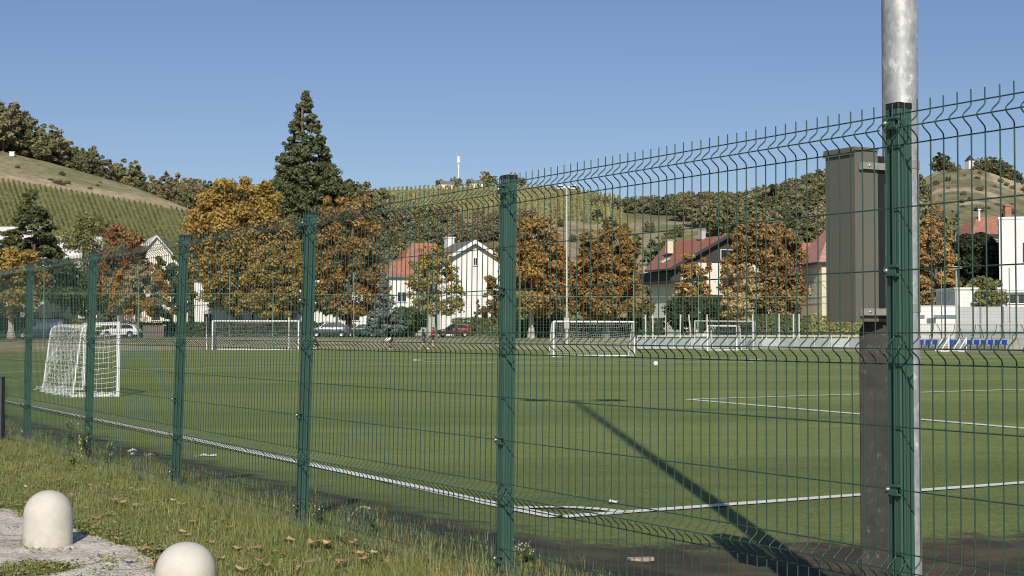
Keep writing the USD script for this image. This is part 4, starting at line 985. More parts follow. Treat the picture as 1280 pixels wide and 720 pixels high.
tree('fir_tree', 'dark green fir behind the left end of the long red brown roof', 817, 214, 286, 44, 'cone', 'leaf_green', 345, .2, 55, 60, .42, seed=23, squash=.5)
tree('round_shrub', 'big dark green rounded shrub in front of the red roofed house', 868, 158, 364, 78, 'round', 'leaf_dark', 417, .14, 70, 95, .28, seed=24, rough=.18)
tree('young_tree', 'yellow brown tree before the white gable wall of the red roofed house', 868, 170, 313, 52, 'egg', 'leaf_orange', 388, .16, 52, 60, .36, seed=25)
tree('chestnut_tree', 'biggest dark orange chestnut tree between the two red roofed houses', 956, 166, 276, 112, 'egg', 'leaf_brown', 408, .42, 140, 105, .42, seed=26, rough=.25)
tree('young_tree', 'thin pale beige tree in front of the dark orange chestnut', 924, 156, 326, 62, 'egg', 'leaf_pale', 404, .15, 40, 40, .34, seed=27, inner=.15, rough=.45)
tree('poplar_tree', 'narrow brown orange tree right behind the floodlight mast', 1170, 168, 254, 60, 'column', 'leaf_brown', 402, .26, 90, 85, .40, seed=28)
tree('poplar_tree', 'second narrow brown tree hidden mostly by the floodlight mast', 1136, 174, 268, 52, 'column', 'leaf_orange', 404, .25, 70, 75, .40, seed=38)
tree('birch_tree', 'nearly bare birch with pale branches left of the dark evergreen', 1192, 186, 262, 44, 'egg', 'leaf_olive', 330, .2, 34, 30, .3, bark='bark_pale', seed=29, inner=.1, nl=16)
tree('evergreen_tree', 'broad dark evergreen tree left of the white flat roofed building', 1221, 172, 289, 92, 'round', 'leaf_dark', 400, .3, 190, 110, .38, seed=30, rough=.35)
tree('garden_shrub', 'light green bushy tree in front of the dark evergreen', 1230, 158, 344, 58, 'round', 'leaf_olive', 396, .15, 65, 80, .3, seed=32, rough=.3)
tree('fir_tree', 'small dark cypress in front of the white gable between shrub and orange chestnut', 908, 162, 362, 22, 'cone', 'leaf_dark', 416, .1, 36, 50, .26, seed=33, squash=.6)
tree('fir_tree', 'little dark green fir at the foot of the white house', 597, 170, 374, 20, 'cone', 'leaf_green', 414, .08, 26, 45, .26, seed=34, squash=.6)


# ---- hedges
def hedge(label, px0, px1, Y, top, seed, leaf='leaf_dark', n=None, th=1.3):
    a, b = (px0 - 640) / FPX * Y, (px1 - 640) / FPX * Y
    x = (a + b) / 2; zg = float(ground_z(np.array([x]), np.array([Y]))[0]); h = at((px0 + px1) / 2, top, Y)[2] - zg
    rng = np.random.default_rng(seed); n = n or int((b - a) * 150 * max(h, 1) / 2)
    u = rng.uniform(a - x, b - x, n); w = rng.uniform(-th / 2, th / 2, n); z = rng.uniform(0, 1, n) ** .8 * h
    wob = (meshkit.fbm(np.stack([u * .7 + seed, 0 * u, 0 * u], -1), 3, seed) - .5) * h * .3
    face = rng.uniform(0, 1, n) < .6
    w = np.where(face, -th / 2 + rng.normal(0, .08, n), w); z = np.where(face, z, h + rng.normal(0, .07, n)) + wob * (z / h)
    P = np.stack([u, w, np.maximum(z, .05)], 1)
    nr = np.stack([rng.normal(0, .5, n), np.where(face, -1, -.2), np.where(face, .3, 1) + rng.normal(0, .4, n)], 1)
    t = thing('hedge', label, 'hedge', (x, Y, zg))
    part('foliage', quads(P, nr, .3, rng), leaf, t)
    part('woody_core', box(a - x + .2, b - x - .2, -th / 2 + .25, th / 2 - .2, 0, h - .3), 'bark', t)


hedge('dark hedge behind the pale trunk of the golden tree at the left edge', -40, 26, 158, 386, 70)
hedge('clipped green hedge behind the dark blue van at the left', 26, 128, 160, 399, 71, 'leaf_green')
hedge('dark hedge behind the white car left of the far goal', 128, 262, 168, 404, 72)
hedge('dark hedge running behind the far left goal', 262, 420, 172, 405, 73)
hedge('dark hedge right of the silver car under the blue spruce', 420, 520, 172, 407, 74)
hedge('green garden hedge right of the red car', 566, 640, 182, 399, 75, 'leaf_green')
hedge('dark hedge between the second fence post and the distant floodlight pole', 640, 722, 158, 401, 76)
hedge('dark hedge behind the goal in the middle of the pitch', 722, 830, 160, 400, 77)
hedge('olive green hedge behind the white railing at the right', 893, 1012, 160, 396, 78, 'leaf_green')
hedge('low green hedge in front of the cream house', 1012, 1112, 162, 396, 79, 'leaf_olive')

# ---- trees of the hills: a few kinds, each tree its own object
KINDS = []
for k, (kd, H, R, leaf, ncl, nper, size, sq) in enumerate([
        ('egg', 10, 4.2, 'leaf_wood', 42, 34, .85, .8), ('round', 10, 5.0, 'leaf_wood', 46, 34, .9, .7), ('egg', 10, 3.8, 'leaf_woodbrown', 38, 32, .8, .8),
        ('spread', 10, 4.6, 'leaf_green', 44, 34, .85, .7), ('round', 10, 4.8, 'leaf_woodbrown', 44, 32, .85, .75), ('egg', 10, 4.4, 'leaf_yellowgreen', 40, 32, .85, .8), ('cone', 10, 3.2, 'leaf_dark', 40, 36, .7, .5)]):
    c = stage.CreateClassPrim(f'/hill_tree_kind_{k}')
    (lv, lf), C = crown(H - 1.2, R, kd, int(ncl * 1.9), int(nper * 1.2), size * .62, 200 + k, sq, rough=.55, inner=.25)
    part('trunk', limbs(C, 1.2, 7.5, .25, 300 + k, 6), 'bark', c, smooth=40)
    part('crown', (lv + [0, 0, 1.2], lf), leaf, c)
    KINDS.append(c)
rngH = np.random.default_rng(77)


LOOK = ['olive upright', 'olive rounded', 'brownish upright', 'green spreading', 'brownish rounded', 'yellowish', 'dark conical']


def hill_tree(px, r, h, k, name, label, group, wide=1.0):
    if label.startswith('?'): label = LOOK[k] + label[1:]; group = f'{LOOK[k]} {group}'
    a = math.atan((px - 640) / FPX); x, y = r * math.sin(a), r * math.cos(a)
    z = float(ground_z(np.array([x]), np.array([y]))[0])
    s = h / 10
    copy_of(KINDS[k], name, label, 'tree', (x, y, z - .4), rngH.uniform(0, 6.28), (s * wide * rngH.uniform(.85, 1.15), s * wide * rngH.uniform(.85, 1.15), s), group)


def elev_of(px, r):
    a = math.atan((px - 640) / FPX)
    return 416 - (float(ground_z(np.array([r * math.sin(a)]), np.array([r * math.cos(a)]))[0]) - EYE) / r * FPX


def hill_tree_top(px, r, top, k, *a, **kw):
    h = (elev_of(px, r) - top) / FPX * r
    if h > 1.6: hill_tree(px, r, h, k, *a, **kw)


TOPX = [-60, -20, 0, 14, 28, 42, 60, 72, 88, 105, 125, 150, 168, 180, 196, 214, 232, 262, 300]
TOPY = [118, 132, 136, 148, 158, 176, 160, 174, 184, 187, 198, 212, 203, 216, 224, 221, 228, 231, 236]
for row, (r, dy, st) in enumerate([(508, 9, 19), (524, 0, 14)]):
    for px in np.arange(-70, 262, st):
        p_ = px + rngH.uniform(-5, 5)
        hill_tree_top(p_, r + rngH.uniform(-4, 8), np.interp(p_, TOPX, TOPY) + dy + rngH.uniform(-6, 10), rngH.choice([0, 1, 3, 0, 2]), 'ridge_tree', '? tree in the row along the top of the dry slope at the left', 'trees along the left hill top', wide=1.0)
for px in np.arange(225, 490, 8.5):
    p_ = px + rngH.uniform(-4, 4)
    hill_tree_top(p_, rngH.uniform(625, 675), np.interp(px, [225, 300, 380, 440, 490], [226, 228, 224, 226, 238]) + rngH.uniform(-2, 9), rngH.choice([0, 1, 2, 3]), 'ridge_tree', '? tree in the wood on the skyline behind the sequoia', 'skyline trees behind the sequoia', wide=1.1)
for px, top, k, w_ in ((443, 224, 0, 1.0), (457, 232, 2, 1.0), (470, 235, 0, 1.1), (481, 246, 2, 1)):
    hill_tree_top(px, 420, top, k, 'hillside_tree', 'tall greyish tree on the slope close to the right of the sequoia', 'greyish trees right of the sequoia', wide=.9)
for px, top, k, l in ((549, 222, 4, 'dark reddish bush at the left of the hilltop houses'), (571, 219, 4, 'dark reddish tree at the foot of the antenna mast'), (586, 221, 4, 'dark reddish tree just right of the antenna mast'), (606, 213, 5, 'golden tree standing out on the skyline left of the second fence post'), (617, 218, 5, 'smaller golden tree on the skyline touching the second fence post'), (641, 214, 0, 'rounded olive tree on the skyline behind the second fence post'), (652, 220, 1, 'rounded olive tree on the skyline just right of the second fence post'), (690, 229, 3, 'low dark tree on the skyline behind the head of the distant floodlight pole'), (672, 230, 3, 'low dark tree on the skyline left of the distant floodlight pole'), (722, 231, 0, 'low olive tree on the skyline right of the distant floodlight pole'), (742, 237, 3, 'last low tree on the skyline before the vineyard ends at the wood')):
    hill_tree_top(px, 688, top, k, 'skyline_tree', l, None, wide=1.15)
FX, FY = [745, 760, 790, 830, 865, 900, 935, 960, 985, 1010, 1040, 1080, 1130], [240, 242, 244, 240, 237, 238, 236, 231, 226, 217, 208, 212, 222]
BX, BY = [745, 800, 860, 900, 940, 1040, 1130], [262, 268, 280, 300, 330, 345, 345]
for r in np.arange(690, 300, -32):
    for px in np.arange(748, 1150, 14 * 500 / r):
        p_ = px + rngH.uniform(-6, 6); e = elev_of(p_, r)
        if e > np.interp(p_, BX, BY): continue
        top = max(np.interp(p_, FX, FY), e - rngH.uniform(11, 17) * FPX / r)
        hill_tree_top(p_, r + rngH.uniform(-10, 10), top + rngH.uniform(0, 5), rngH.choice([0, 1, 0, 3, 0, 4, 1, 1]), 'forest_tree', '? tree in the wood on the hillside at the right', 'trees of the wood on the right hillside', wide=1.0)
for _ in range(46):
    px, r = rngH.uniform(538, 662), rngH.uniform(430, 560)
    if not 252 < elev_of(px, r) < 312: continue
    hill_tree(px, r, rngH.uniform(4, 7.5), rngH.choice([2, 4, 4]), 'scrub_tree', 'bare reddish brown scrub tree below the vineyard behind the white house', 'reddish scrub above the white house', wide=1.2)
for _ in range(44):
    px, r = rngH.uniform(455, 560), rngH.uniform(330, 500)
    hill_tree(px, r, rngH.uniform(7, 12), rngH.choice([0, 1, 3]), 'hillside_tree', '? tree on the slope behind the orange chestnut and the white house', 'trees on the slope behind the white house')
for px, r, h, k in ((786, 420, 7, 0), (795, 470, 5, 3), (778, 500, 6, 5), (762, 520, 6, 3), (748, 560, 5, 3), (835, 470, 6, 5), (848, 520, 5, 0), (870, 440, 6, 0), (812, 540, 5, 2), (885, 420, 7, 3), (700, 520, 3.5, 3), (716, 470, 3, 0), (735, 430, 4, 0), (708, 350, 5, 0), (738, 330, 6, 5), (770, 350, 7, 0)):
    hill_tree(px, r, h, k, 'slope_bush', '? bush on the bare tan slope above the red roofed house', 'bushes on the tan slope', wide=1.2)
for px, top, k in ((1136, 228, 0), (1146, 232, 2), (1156, 232, 0), (1164, 226, 2), (1177, 197, 3), (1173, 204, 0), (1184, 206, 0), (1192, 209, 2), (1200, 212, 2), (1226, 206, 0), (1233, 204, 2), (1241, 204, 3), (1249, 206, 0), (1257, 211, 3), (1265, 217, 0), (1274, 223, 3), (1284, 230, 0), (1295, 238, 0), (1237, 209, 0), (1261, 216, 2), (1188, 213, 2), (1126, 230, 3), (1114, 226, 0)):
    hill_tree_top(px, 622, top, k, 'chapel_tree', '? tree on the top of the bare hill around the white chapel', 'trees round the chapel', wide=1.1)
for px, r, h, k in ((1256, 480, 5, 6), (1228, 400, 4, 0), (1160, 380, 8, 2), (1150, 330, 9, 2), (1182, 330, 7, 2), (1272, 420, 5, 2), (1145, 420, 9, 0), (1162, 460, 6, 4)):
    hill_tree(px, r, h, k, 'chapel_tree', 'small tree growing part way up the bare chapel hill', 'trees part way up the chapel hill')
for _ in range(60):
    px, r = rngH.uniform(1142, 1300), rngH.uniform(420, 615)
    if elev_of(px, r) > 275: continue
    hill_tree(px, r, rngH.uniform(1.0, 2.6), rngH.choice([0, 1, 2, 4]), 'slope_bush', '? low bush on the bare slope of the chapel hill', 'low bushes on the chapel hill', wide=1.5)
for _ in range(44):
    px, r = rngH.uniform(-30, 215), rngH.uniform(400, 500)
    if elev_of(px, r) > np.interp(px, [0, 60, 110, 170, 232], [236, 240, 247, 255, 265]) - 3: continue
    hill_tree(px, r, rngH.uniform(.8, 1.8), rngH.choice([0, 1, 3, 4]), 'slope_bush', '? low bush on the dry slope above the left vineyard', 'low bushes on the dry left slope', wide=1.7)
for px in np.arange(-40, 260, 13):
    hill_tree(px + rngH.uniform(-5, 5), rngH.uniform(245, 262), rngH.uniform(6, 11), rngH.choice([0, 1, 3, 2]), 'garden_tree', '? garden tree at the foot of the vineyard hill behind the left houses', 'garden trees at the foot of the left hill')
for px in list(np.arange(250, 470, 14)) + list(np.arange(640, 700, 14)) + list(np.arange(980, 1160, 16)):
    hill_tree(px + rngH.uniform(-5, 5), rngH.uniform(240, 262), rngH.uniform(8, 13), rngH.choice([0, 1, 3, 2]), 'garden_tree', '? garden tree at the foot of the hills behind the chestnut trees', 'garden trees behind the chestnuts')


# ---- vineyards: each row of vines is one object
def vine_row(a, b, h, w, leaf, label, group, seed, dens=3.2, size=.55):
    rng = np.random.default_rng(seed); a, b = np.array(a), np.array(b); L = np.linalg.norm(b - a); n = int(L * dens)
    t = np.sort(rng.uniform(0, 1, n)); t = t[meshkit.noise(np.stack([t * L / 5, 0 * t + seed, 0 * t], -1), 3) > .12]; n = len(t)
    d = (b - a) / L; pr = np.array([-d[1], d[0]])
    xy = a + np.outer(t, b - a) + pr * rng.normal(0, w * .3, n)[:, None]
    z = ground_z(xy[:, 0], xy[:, 1]); o = np.array([*((a + b) / 2), float(ground_z(*[np.array([q]) for q in (a + b) / 2])[0])])
    P = np.column_stack([xy, z + rng.uniform(.25, 1, n) ** .8 * h * rng.uniform(.8, 1.1, n)]) - o
    nr = rng.normal(size=(n, 3)) + np.array([0, -.6, .5])
    th = thing('vine_row', label, 'vine row', o, group=group)
    part('vines', quads(P, nr, size, rng), leaf, th)


def pol(px, r):
    a = math.atan((px - 640) / FPX); return (r * math.sin(a), r * math.cos(a))


def r_at(px, e, lo, hi):
    for _ in range(40):
        m = (lo + hi) / 2
        if elev_of(px, m) > e: lo = m
        else: hi = m
    return (lo + hi) / 2


for k, u in enumerate(np.arange(-84, 262, 6.6)):
    e0 = np.interp(u, [-400, 0, 60, 110, 170, 232, 262], [226, 236, 243, 250, 259, 268, 277]); r0 = r_at(u, e0, 262, 500)
    u1 = u + 62; vine_row(pol(u, r0), pol(u1, max(r0 - 170, 272)), .95, .3, 'leaf_vine', 'row of green vines on the slope of the left hill', 'vine rows on the left hill', 500 + k, 7.0, .42)
for k, u in enumerate(np.arange(476, 778, 5.4)):
    vine_row(pol(u, 686), pol(u + (u - 640) * .04, 548), 1.9, .6, 'leaf_vinegold', 'row of pale golden vines on the hill in the middle', 'vine rows on the middle hill', 700 + k, 3.0, .75)
# ------------------------------------------------------------------ goals
mat_plain('net_string', (0.74, 0.74, 0.70), 0.8)
mat_plain('net_string_grey', (0.42, 0.43, 0.42), 0.8)


def patch_net(P, nu, nv, r, seed, sag=.06):
    """net between four corners a b c d (a->b along u, a->d along v)"""
    a, b, c, d = [np.array(q, float) for q in P]; rng = np.random.default_rng(seed)
    u, v = np.meshgrid(np.linspace(0, 1, nu + 1), np.linspace(0, 1, nv + 1), indexing='ij')
    g = (1 - u)[..., None] * ((1 - v)[..., None] * a + v[..., None] * d) + u[..., None] * ((1 - v)[..., None] * b + v[..., None] * c)
    edge = (u * (1 - u) * v * (1 - v) * 16)[..., None]
    n = np.cross(b - a, d - a); n /= np.linalg.norm(n)
    nz = meshkit.fbm(np.stack([u * 4, v * 4, 0 * u + seed], -1), 3, seed)[..., None] - .5
    g = g + edge * (n * nz * sag * 3.5 + np.array([0, 0, -sag])) + rng.normal(0, .008, g.shape) * edge
    A_ = np.vstack([g[:-1].reshape(-1, 3), g[:, :-1].reshape(-1, 3)]); B_ = np.vstack([g[1:].reshape(-1, 3), g[:, 1:].reshape(-1, 3)])
    return segs(A_, B_, r)


def goal(label, A, B, h, d, dt, db, pr, cell, sr, z=0.0, net='net_string', frame='white_paint', seed=1, sag=.08, round_back=False, ground=True):
    A, B, d = np.array([*A, z]), np.array([*B, z]), np.array([*d, 0.0]); d /= np.linalg.norm(d); Zv = np.array([0, 0, 1.0])
    o = (A + B) / 2; t = thing('football_goal', label, 'goal', o)
    A, B = A - o, B - o; A1, B1 = A + Zv * h, B + Zv * h; At, Bt = A1 + d * dt - Zv * .03, B1 + d * dt - Zv * .03; Ab, Bb = A + d * db, B + d * db
    part('goal_post', sweep([A, A1 + Zv * pr * .6], pr, 10), frame, t, smooth=40); part('goal_post', sweep([B, B1 + Zv * pr * .6], pr, 10), frame, t, smooth=40)
    part('crossbar', sweep([A1, B1], pr, 10), frame, t, smooth=40)
    for P1, Pt, Pb in ((A1, At, Ab), (B1, Bt, Bb)):
        k = .22 if round_back else .02
        e = (Pb - Pt) / np.linalg.norm(Pb - Pt); c0, c2 = Pt - d * k, Pt + e * k
        arc = [(1 - s) ** 2 * c0 + 2 * s * (1 - s) * Pt + s ** 2 * c2 for s in np.linspace(0, 1, 7)]
        part('net_stanchion', sweep([P1 - Zv * .02, *arc, Pb], pr * .55, 8), frame, t, smooth=60)
    if ground:
        for Pa, Pb in ((A, Ab), (B, Bb), (Ab, Bb)): part('ground_bar', sweep([Pa + Zv * pr * .6, Pb + Zv * pr * .6], pr * .6, 8), frame, t, smooth=40)
    w = np.linalg.norm(B - A); nw, nh, nd = max(int(w / cell), 3), max(int(h / cell), 3), max(int(max(db, dt) / cell), 2); nt = max(int(dt / cell), 1)
    part('net', cat(patch_net([At, Bt, Bb, Ab], nw, nh, sr, seed, sag), patch_net([A1, B1, Bt, At], nw, nt, sr, seed + 1, sag * .5), patch_net([A1, At, Ab, A], nd, nh, sr, seed + 2, sag * .5), patch_net([B1, Bt, Bb, B], nd, nh, sr, seed + 3, sag * .5)), net, t)
    return t, A, B, Ab, Bb


ga, gb = on(147.5, 496)[:2], np.array([-10.8, 37.4])
dvec = np.array([-.9, -.43])
gt, *_ = goal('small white goal with a bunched net near the left end of the fence', ga, gb, 1.66, dvec, .80, 1.0, .045, .115, .0052, seed=5, sag=.14, round_back=True)
# net lying loose on the grass along the back
A_, Ab_, Bb_ = _[0], _[2], _[3]
rngN = np.random.default_rng(3); loose = []
for k in range(9):
    s = np.linspace(0, 1, 26)[:, None]; base = Ab_ * (1 - s) + Bb_ * s
    off = rngN.normal(0, .05, (26, 3)) + np.array([rngN.uniform(-.12, .12), rngN.uniform(-.12, .12), 0]); base = base + off; base[:, 2] = np.abs(rngN.normal(.05, .05, 26))
    loose.append(segs(base[:-1], base[1:], .007))
for k in range(7):
    s = np.linspace(0, 1, 14)[:, None]; base = A_ * (1 - s) + Ab_ * s; base = base + rngN.normal(0, .04, (14, 3)); base[:, 2] = np.abs(rngN.normal(.04, .05, 14)); loose.append(segs(base[:-1], base[1:], .007))
part('loose_net', cat(*loose), 'net_string', gt)

ga = at(692, 446, 88.5); gb = at(793, 446, 90.5)
goal('white five metre goal standing on the centre circle in the middle of the picture', ga[:2], gb[:2], 2.12, (-.16, 1), .6, 1.5, .055, .13, .006, seed=9, sag=.1, round_back=True)
ga, gb = at(265.5, 437, 125), at(373, 437, 125)
tg, *_ = goal('large white goal on the far goal line left of the tall fence post', ga[:2], gb[:2], 2.44, (0, 1), .8, 2.0, .06, .16, .009, net='net_string_grey', seed=12, sag=.22)
for px in (258, 361):
    p_ = at(px, 437, 126.6); zg = float(ground_z(np.array([p_[0]]), np.array([126.6]))[0])
    t = thing('net_pole', f'thin white net pole {"left of" if px < 300 else "behind the right half of"} the large far goal', 'pole', (p_[0], 126.6, zg))
    part('tube', sweep([(0, 0, 0), (0, 0, 2.75 - zg)], .04, 8), 'white_paint', t, smooth=40); part('tube_cap', cbox((0, 0, 2.76 - zg), (.09, .09, .03)), 'white_paint', t)
ga, gb = at(868.5, 436, 122.5), at(942, 436, 125.5)
goal('larger stored goal beside the white railing, its thin frame greyish', ga[:2], gb[:2], 2.42, (.35, 1), 1.0, 1.9, .05, .2, .005, net='net_string_grey', frame='worn_white', seed=15)
ga, gb = at(884.5, 437, 119), at(921, 437, 121)
goal('smaller stored goal with a curved back in front of the larger one', ga[:2], gb[:2], 2.0, (.5, 1), .8, 1.3, .06, .16, .005, net='net_string_grey', seed=18, round_back=True)
for px in (1186, 1208):
    p_ = at(px, 441, 113.5)
    t = thing('mini_goal', f'{"left" if px < 1200 else "right"} one of the two white triangular mini goals before the blue seats', 'goal', (p_[0], 113.5, 0))
    w = .62
    part('side_frame', cat(sweep([(-w, 0, .04), (0, 0, 1.05)], .045, 6), sweep([(0, 0, 1.05), (0, 0, .04)], .045, 6), sweep([(-w, 0, .04), (0, 0, .04)], .045, 6)), 'white_paint', t)
    part('side_frame', cat(sweep([(-w, 1.5, .04), (0, 1.5, 1.05)], .045, 6), sweep([(0, 1.5, 1.05), (0, 1.5, .04)], .045, 6), sweep([(-w, 1.5, .04), (0, 1.5, .04)], .045, 6)), 'white_paint', t)
    part('crossbar', sweep([(0, .0, 1.05), (0, 1.5, 1.05)], .045, 6), 'white_paint', t)
    part('net', cat(patch_net([(-w, 0, .04), (-w, 1.5, .04), (0, 1.5, 1.05), (0, 0, 1.05)], 9, 7, .006, 4, .02), patch_net([(-w, 0, .04), (0, 0, .04), (0, 0, 1.05), (-.02, 0, 1.02)], 6, 7, .006, 5, .01)), 'net_string', t)

# ------------------------------------------------------------------ railing, white posts, players' shelter
mat_plain('railing_board', (0.27, 0.31, 0.30), 0.35, var=0.12, scale=.9)
mat_plain('railing_board_pale', (0.40, 0.43, 0.42), 0.4, var=0.1, scale=.9)
RA, RB = at(797, 432, 127)[:2], at(1082, 432, 131)[:2]
rl = RB - RA; RL = np.linalg.norm(rl); rz = math.atan2(rl[1], rl[0])
t = thing('pitch_railing', 'low railing of grey green boards along the far side of the pitch', 'railing', (*RA, .1), rz)
nb = 13; bw = RL / nb
for k in range(nb):
    part('board', box(k * bw + .06, (k + 1) * bw - .06, -.015, .015, .10, .86), 'railing_board_pale' if k % 4 == 3 else 'railing_board', t)
for k in range(nb + 1):
    part('upright', cbox((k * bw, .0, .55), (.07, .07, 1.1), .01), 'worn_white', t)
    if k % 2: part('brace', sweep([(k * bw + .04, -.06, .92), (k * bw - .55, -.42, .02)], .028, 6), 'worn_white', t)
part('top_rail', box(-.05, RL + .05, -.06, .06, 1.02, 1.12), 'worn_white', t); part('base_rail', box(0, RL, -.05, .05, 0, .09), 'worn_white', t)
for i_, (px, top, lean) in enumerate([(807, 394, 0), (816, 394, 0), (832.5, 394, 0), (850, 394, .02), (865, 394, -.1), (884, 394, 0), (941, 394, 0), (958, 394, 0), (974, 393, 0), (992, 393, 0), (999, 393, 0)]):
    Y = 133; b_ = at(px, 430, Y); zg = float(ground_z(np.array([b_[0]]), np.array([133.0]))[0]); h = at(px, top, Y)[2] - zg
    t = thing('white_post', 'short white post standing behind the low railing in front of the hedge', 'post', (b_[0], Y, zg), group='white posts behind the railing')
    part('shaft', sweep([(0, 0, 0), (lean * h, 0, h)], .07, 8), 'worn_white', t, smooth=40); part('post_cap', move(cbox((0, 0, h + .02), (.17, .17, .05), .01), (lean * h, 0, 0)), 'worn_white', t)
mat_plain('blue_plastic', (0.015, 0.055, 0.32), 0.4)
mat_plain('dark_metal', (0.03, 0.03, 0.032), 0.45)
mat_plain('paving', (0.34, 0.32, 0.29), 0.9, var=.2, scale=2.0)
usdkit.material(stage, '/World/Looks/clear_sheet', {'t': ('transparent_bsdf', {'color': (0.86, 0.88, 0.88)}), 'd': ('diffuse_bsdf', {'color': (0.62, 0.65, 0.65)}), 'g': ('glossy_bsdf', {'roughness': .15}), 'f': ('fresnel', {'IOR': 1.45}), 'm': ('mix_closure', {'fac': .30}), 'm2': ('mix_closure', {})},
                [('t.BSDF', 'm.closure1'), ('d.BSDF', 'm.closure2'), ('m.closure', 'm2.closure1'), ('g.BSDF', 'm2.closure2'), ('f.fac', 'm2.fac')], surface='m2.closure')
p_ = at(1146, 438, 124)
sh = thing('players_shelter', 'long transparent players shelter with dark curved ribs at the right', 'shelter', (p_[0], 124, 0.02))
SW = 10.6
part('floor', box(-.4, SW, 0, 1.9, 0, .06), 'paving', sh)
prof = [(1.7, .06), (1.7, 1.2)] + [(1.7 - 1.25 * math.sin(a), 1.2 + .95 * (1 - math.cos(a))) for a in np.linspace(.15, math.pi / 2, 8)] + [(.3, 2.15)]
for k in range(7):
    x0 = k * 1.76 - .2
    part('rib', sweep([(x0, 1.7 - (y - .3) if False else y, z) for y, z in prof], .03, 6), 'dark_metal', sh, smooth=60)
    # ribs curve forward to the ground at the front edge too
    part('rib', sweep([(x0 + .12 + .5 * s_, .30 - .02 * s_, 2.15 - 1.15 * s_ ** 2.2) for s_ in np.linspace(0, 1, 8)], .028, 6), 'dark_metal', sh, smooth=60)
part('roof_rail', box(-.3, SW, .27, .33, 2.12, 2.2), 'steel_bracket', sh)
for k in range(6):
    x0 = k * 1.76 - .16; P = []
    for y, z in prof: P += [(x0, y - .045, z + .01), (x0 + 1.68, y - .045, z + .01)]
    P = np.array(P); n = len(prof); f = np.vstack([[[2 * i, 2 * i + 1, 2 * i + 3], [2 * i, 2 * i + 3, 2 * i + 2]] for i in range(n - 1)])
    part('clear_panel', (P, f), 'clear_sheet', sh, smooth=True)
for k in range(13):
    x0 = .62 + k * .585 + (.12 if k in (3, 4) else 0)
    t = thing('stadium_seat', 'blue plastic seat in the row under the transparent shelter', 'seat', (p_[0] + x0, 124.7, .08), group='blue seats of the players shelter')
    sb = cat(cbox((0, 0, .40), (.44, .42, .06), .025)); part('seat_shell', sb, 'blue_plastic', t)
    bk = cbox((0, 0, 0), (.44, .05, .36), .022); part('backrest', move((bk[0] @ np.array([[1, 0, 0], [0, .97, .24], [0, -.24, .97]]), bk[1]), (0, .22, .60)), 'blue_plastic', t)
    part('seat_leg', cat(cbox((0, .05, .19), (.06, .25, .38))), 'dark_metal', t)

# ------------------------------------------------------------------ tall ball stop fence at the far end
mat_plain('pole_green', (0.13, 0.22, 0.13), 0.5, var=.1)
FY_ = 134.0
bs = thing('ball_stop_fence', 'tall thin green ball stop fence with one top rail across the far end', 'fence', (0, FY_, .3))
posts = [(-62, 340), (55, 332), (173, 334), (287, 340), (341, 338), (442, 340), (535, 338), (650, 340), (792, 342), (873, 345), (1023, 338), (1085, 340), (1177, 335), (1262, 335), (1380, 335)]
pz = lambda px, py: at(px, py, FY_)[2] - .3
for px, top in posts:
    x0 = (px - 640) / FPX * FY_
    po = part('post', sweep([(x0, 0, -.2), (x0, 0, pz(px, top))], .05, 8), 'pole_green', bs, smooth=40)
rail = [(px, pz(px, np.interp(px, [-62, 290, 800, 1075, 1180, 1380], [366, 367, 371, 371, 363.5, 362]))) for px, _t in posts]
for (pa, za), (pb, zb_) in zip(rail[:-1], rail[1:]):
    part('top_rail', sweep([((pa - 640) / FPX * FY_ + .05, 0, za), ((pb - 640) / FPX * FY_ - .05, 0, zb_)], .03, 6), 'pole_green', bs, smooth=40)
for px in (287, 1023):
    x0 = (px - 640) / FPX * FY_
    for s_ in (-1, 1): part('brace', sweep([(x0 + s_ * .05, 0, pz(px, 351)), (x0 + s_ * 1.15, 0, pz(px, 367.5))], .03, 6), 'pole_green', bs, smooth=40)
xa, xb = (-62 - 640) / FPX * FY_, (1380 - 640) / FPX * FY_
zr = np.array([r_[1] for r_ in rail]); xr = np.array([(r_[0] - 640) / FPX * FY_ for r_ in rail])
xs = np.arange(xa, xb, .30); top_ = np.interp(xs, xr, zr)
P0 = [np.column_stack([xs, 0 * xs + .03, 0 * xs])]; P1 = [np.column_stack([xs, 0 * xs + .03, top_])]
for k in range(16): P0.append(np.array([[xa, .03, .1 + k * .3]])); P1.append(np.array([[xb, .03, .1 + k * .3]]))
part('net', segs(np.vstack(P0), np.vstack(P1), .0055), 'pole_green', bs, kind='stuff')

# ------------------------------------------------------------------ distant floodlight pole, street lamp, notice panel
fp = at(708.5, 431, 135); zg = float(ground_z(np.array([fp[0]]), np.array([135.0]))[0]); H = at(708, 233, 135)[2] - zg
t = thing('floodlight_pole', 'distant white floodlight pole with two lamp heads behind the middle goal', 'floodlight pole', (fp[0], 135, zg))
part('pole', lathe([(.13, 0), (.13, 2.4), (.085, 2.42), (.06, H), (0, H)], 14), 'worn_white', t, smooth=40)
part('pole_box', cbox((.0, -.15, 2.0), (.5, .2, 1.0), .02), 'steel_bracket', t)
part('crossarm', cbox((0, 0, H - .06), (1.9, .1, .1)), 'white_paint', t)
for s_ in (-1, 1):
    for q_ in (-1, 1):
        hd = part('lamp_head', cbox((s_ * .62, -.12, H - .06 + q_ * .0 + .14 * q_), (.62, .3, .22), .04), 'lamp_body', t)
        part('lamp_lens', cbox((s_ * .62, -.285, H - .06 + .14 * q_), (.52, .03, .16)), 'lamp_glass', hd)
fp = at(1196, 420, 142); zg = float(ground_z(np.array([fp[0]]), np.array([142.0]))[0]); H = at(1196, 335, 142)[2] - zg
t = thing('street_lamp', 'slim street lamp with a flat white head in front of the low white building', 'lamp', (fp[0], 142, zg))
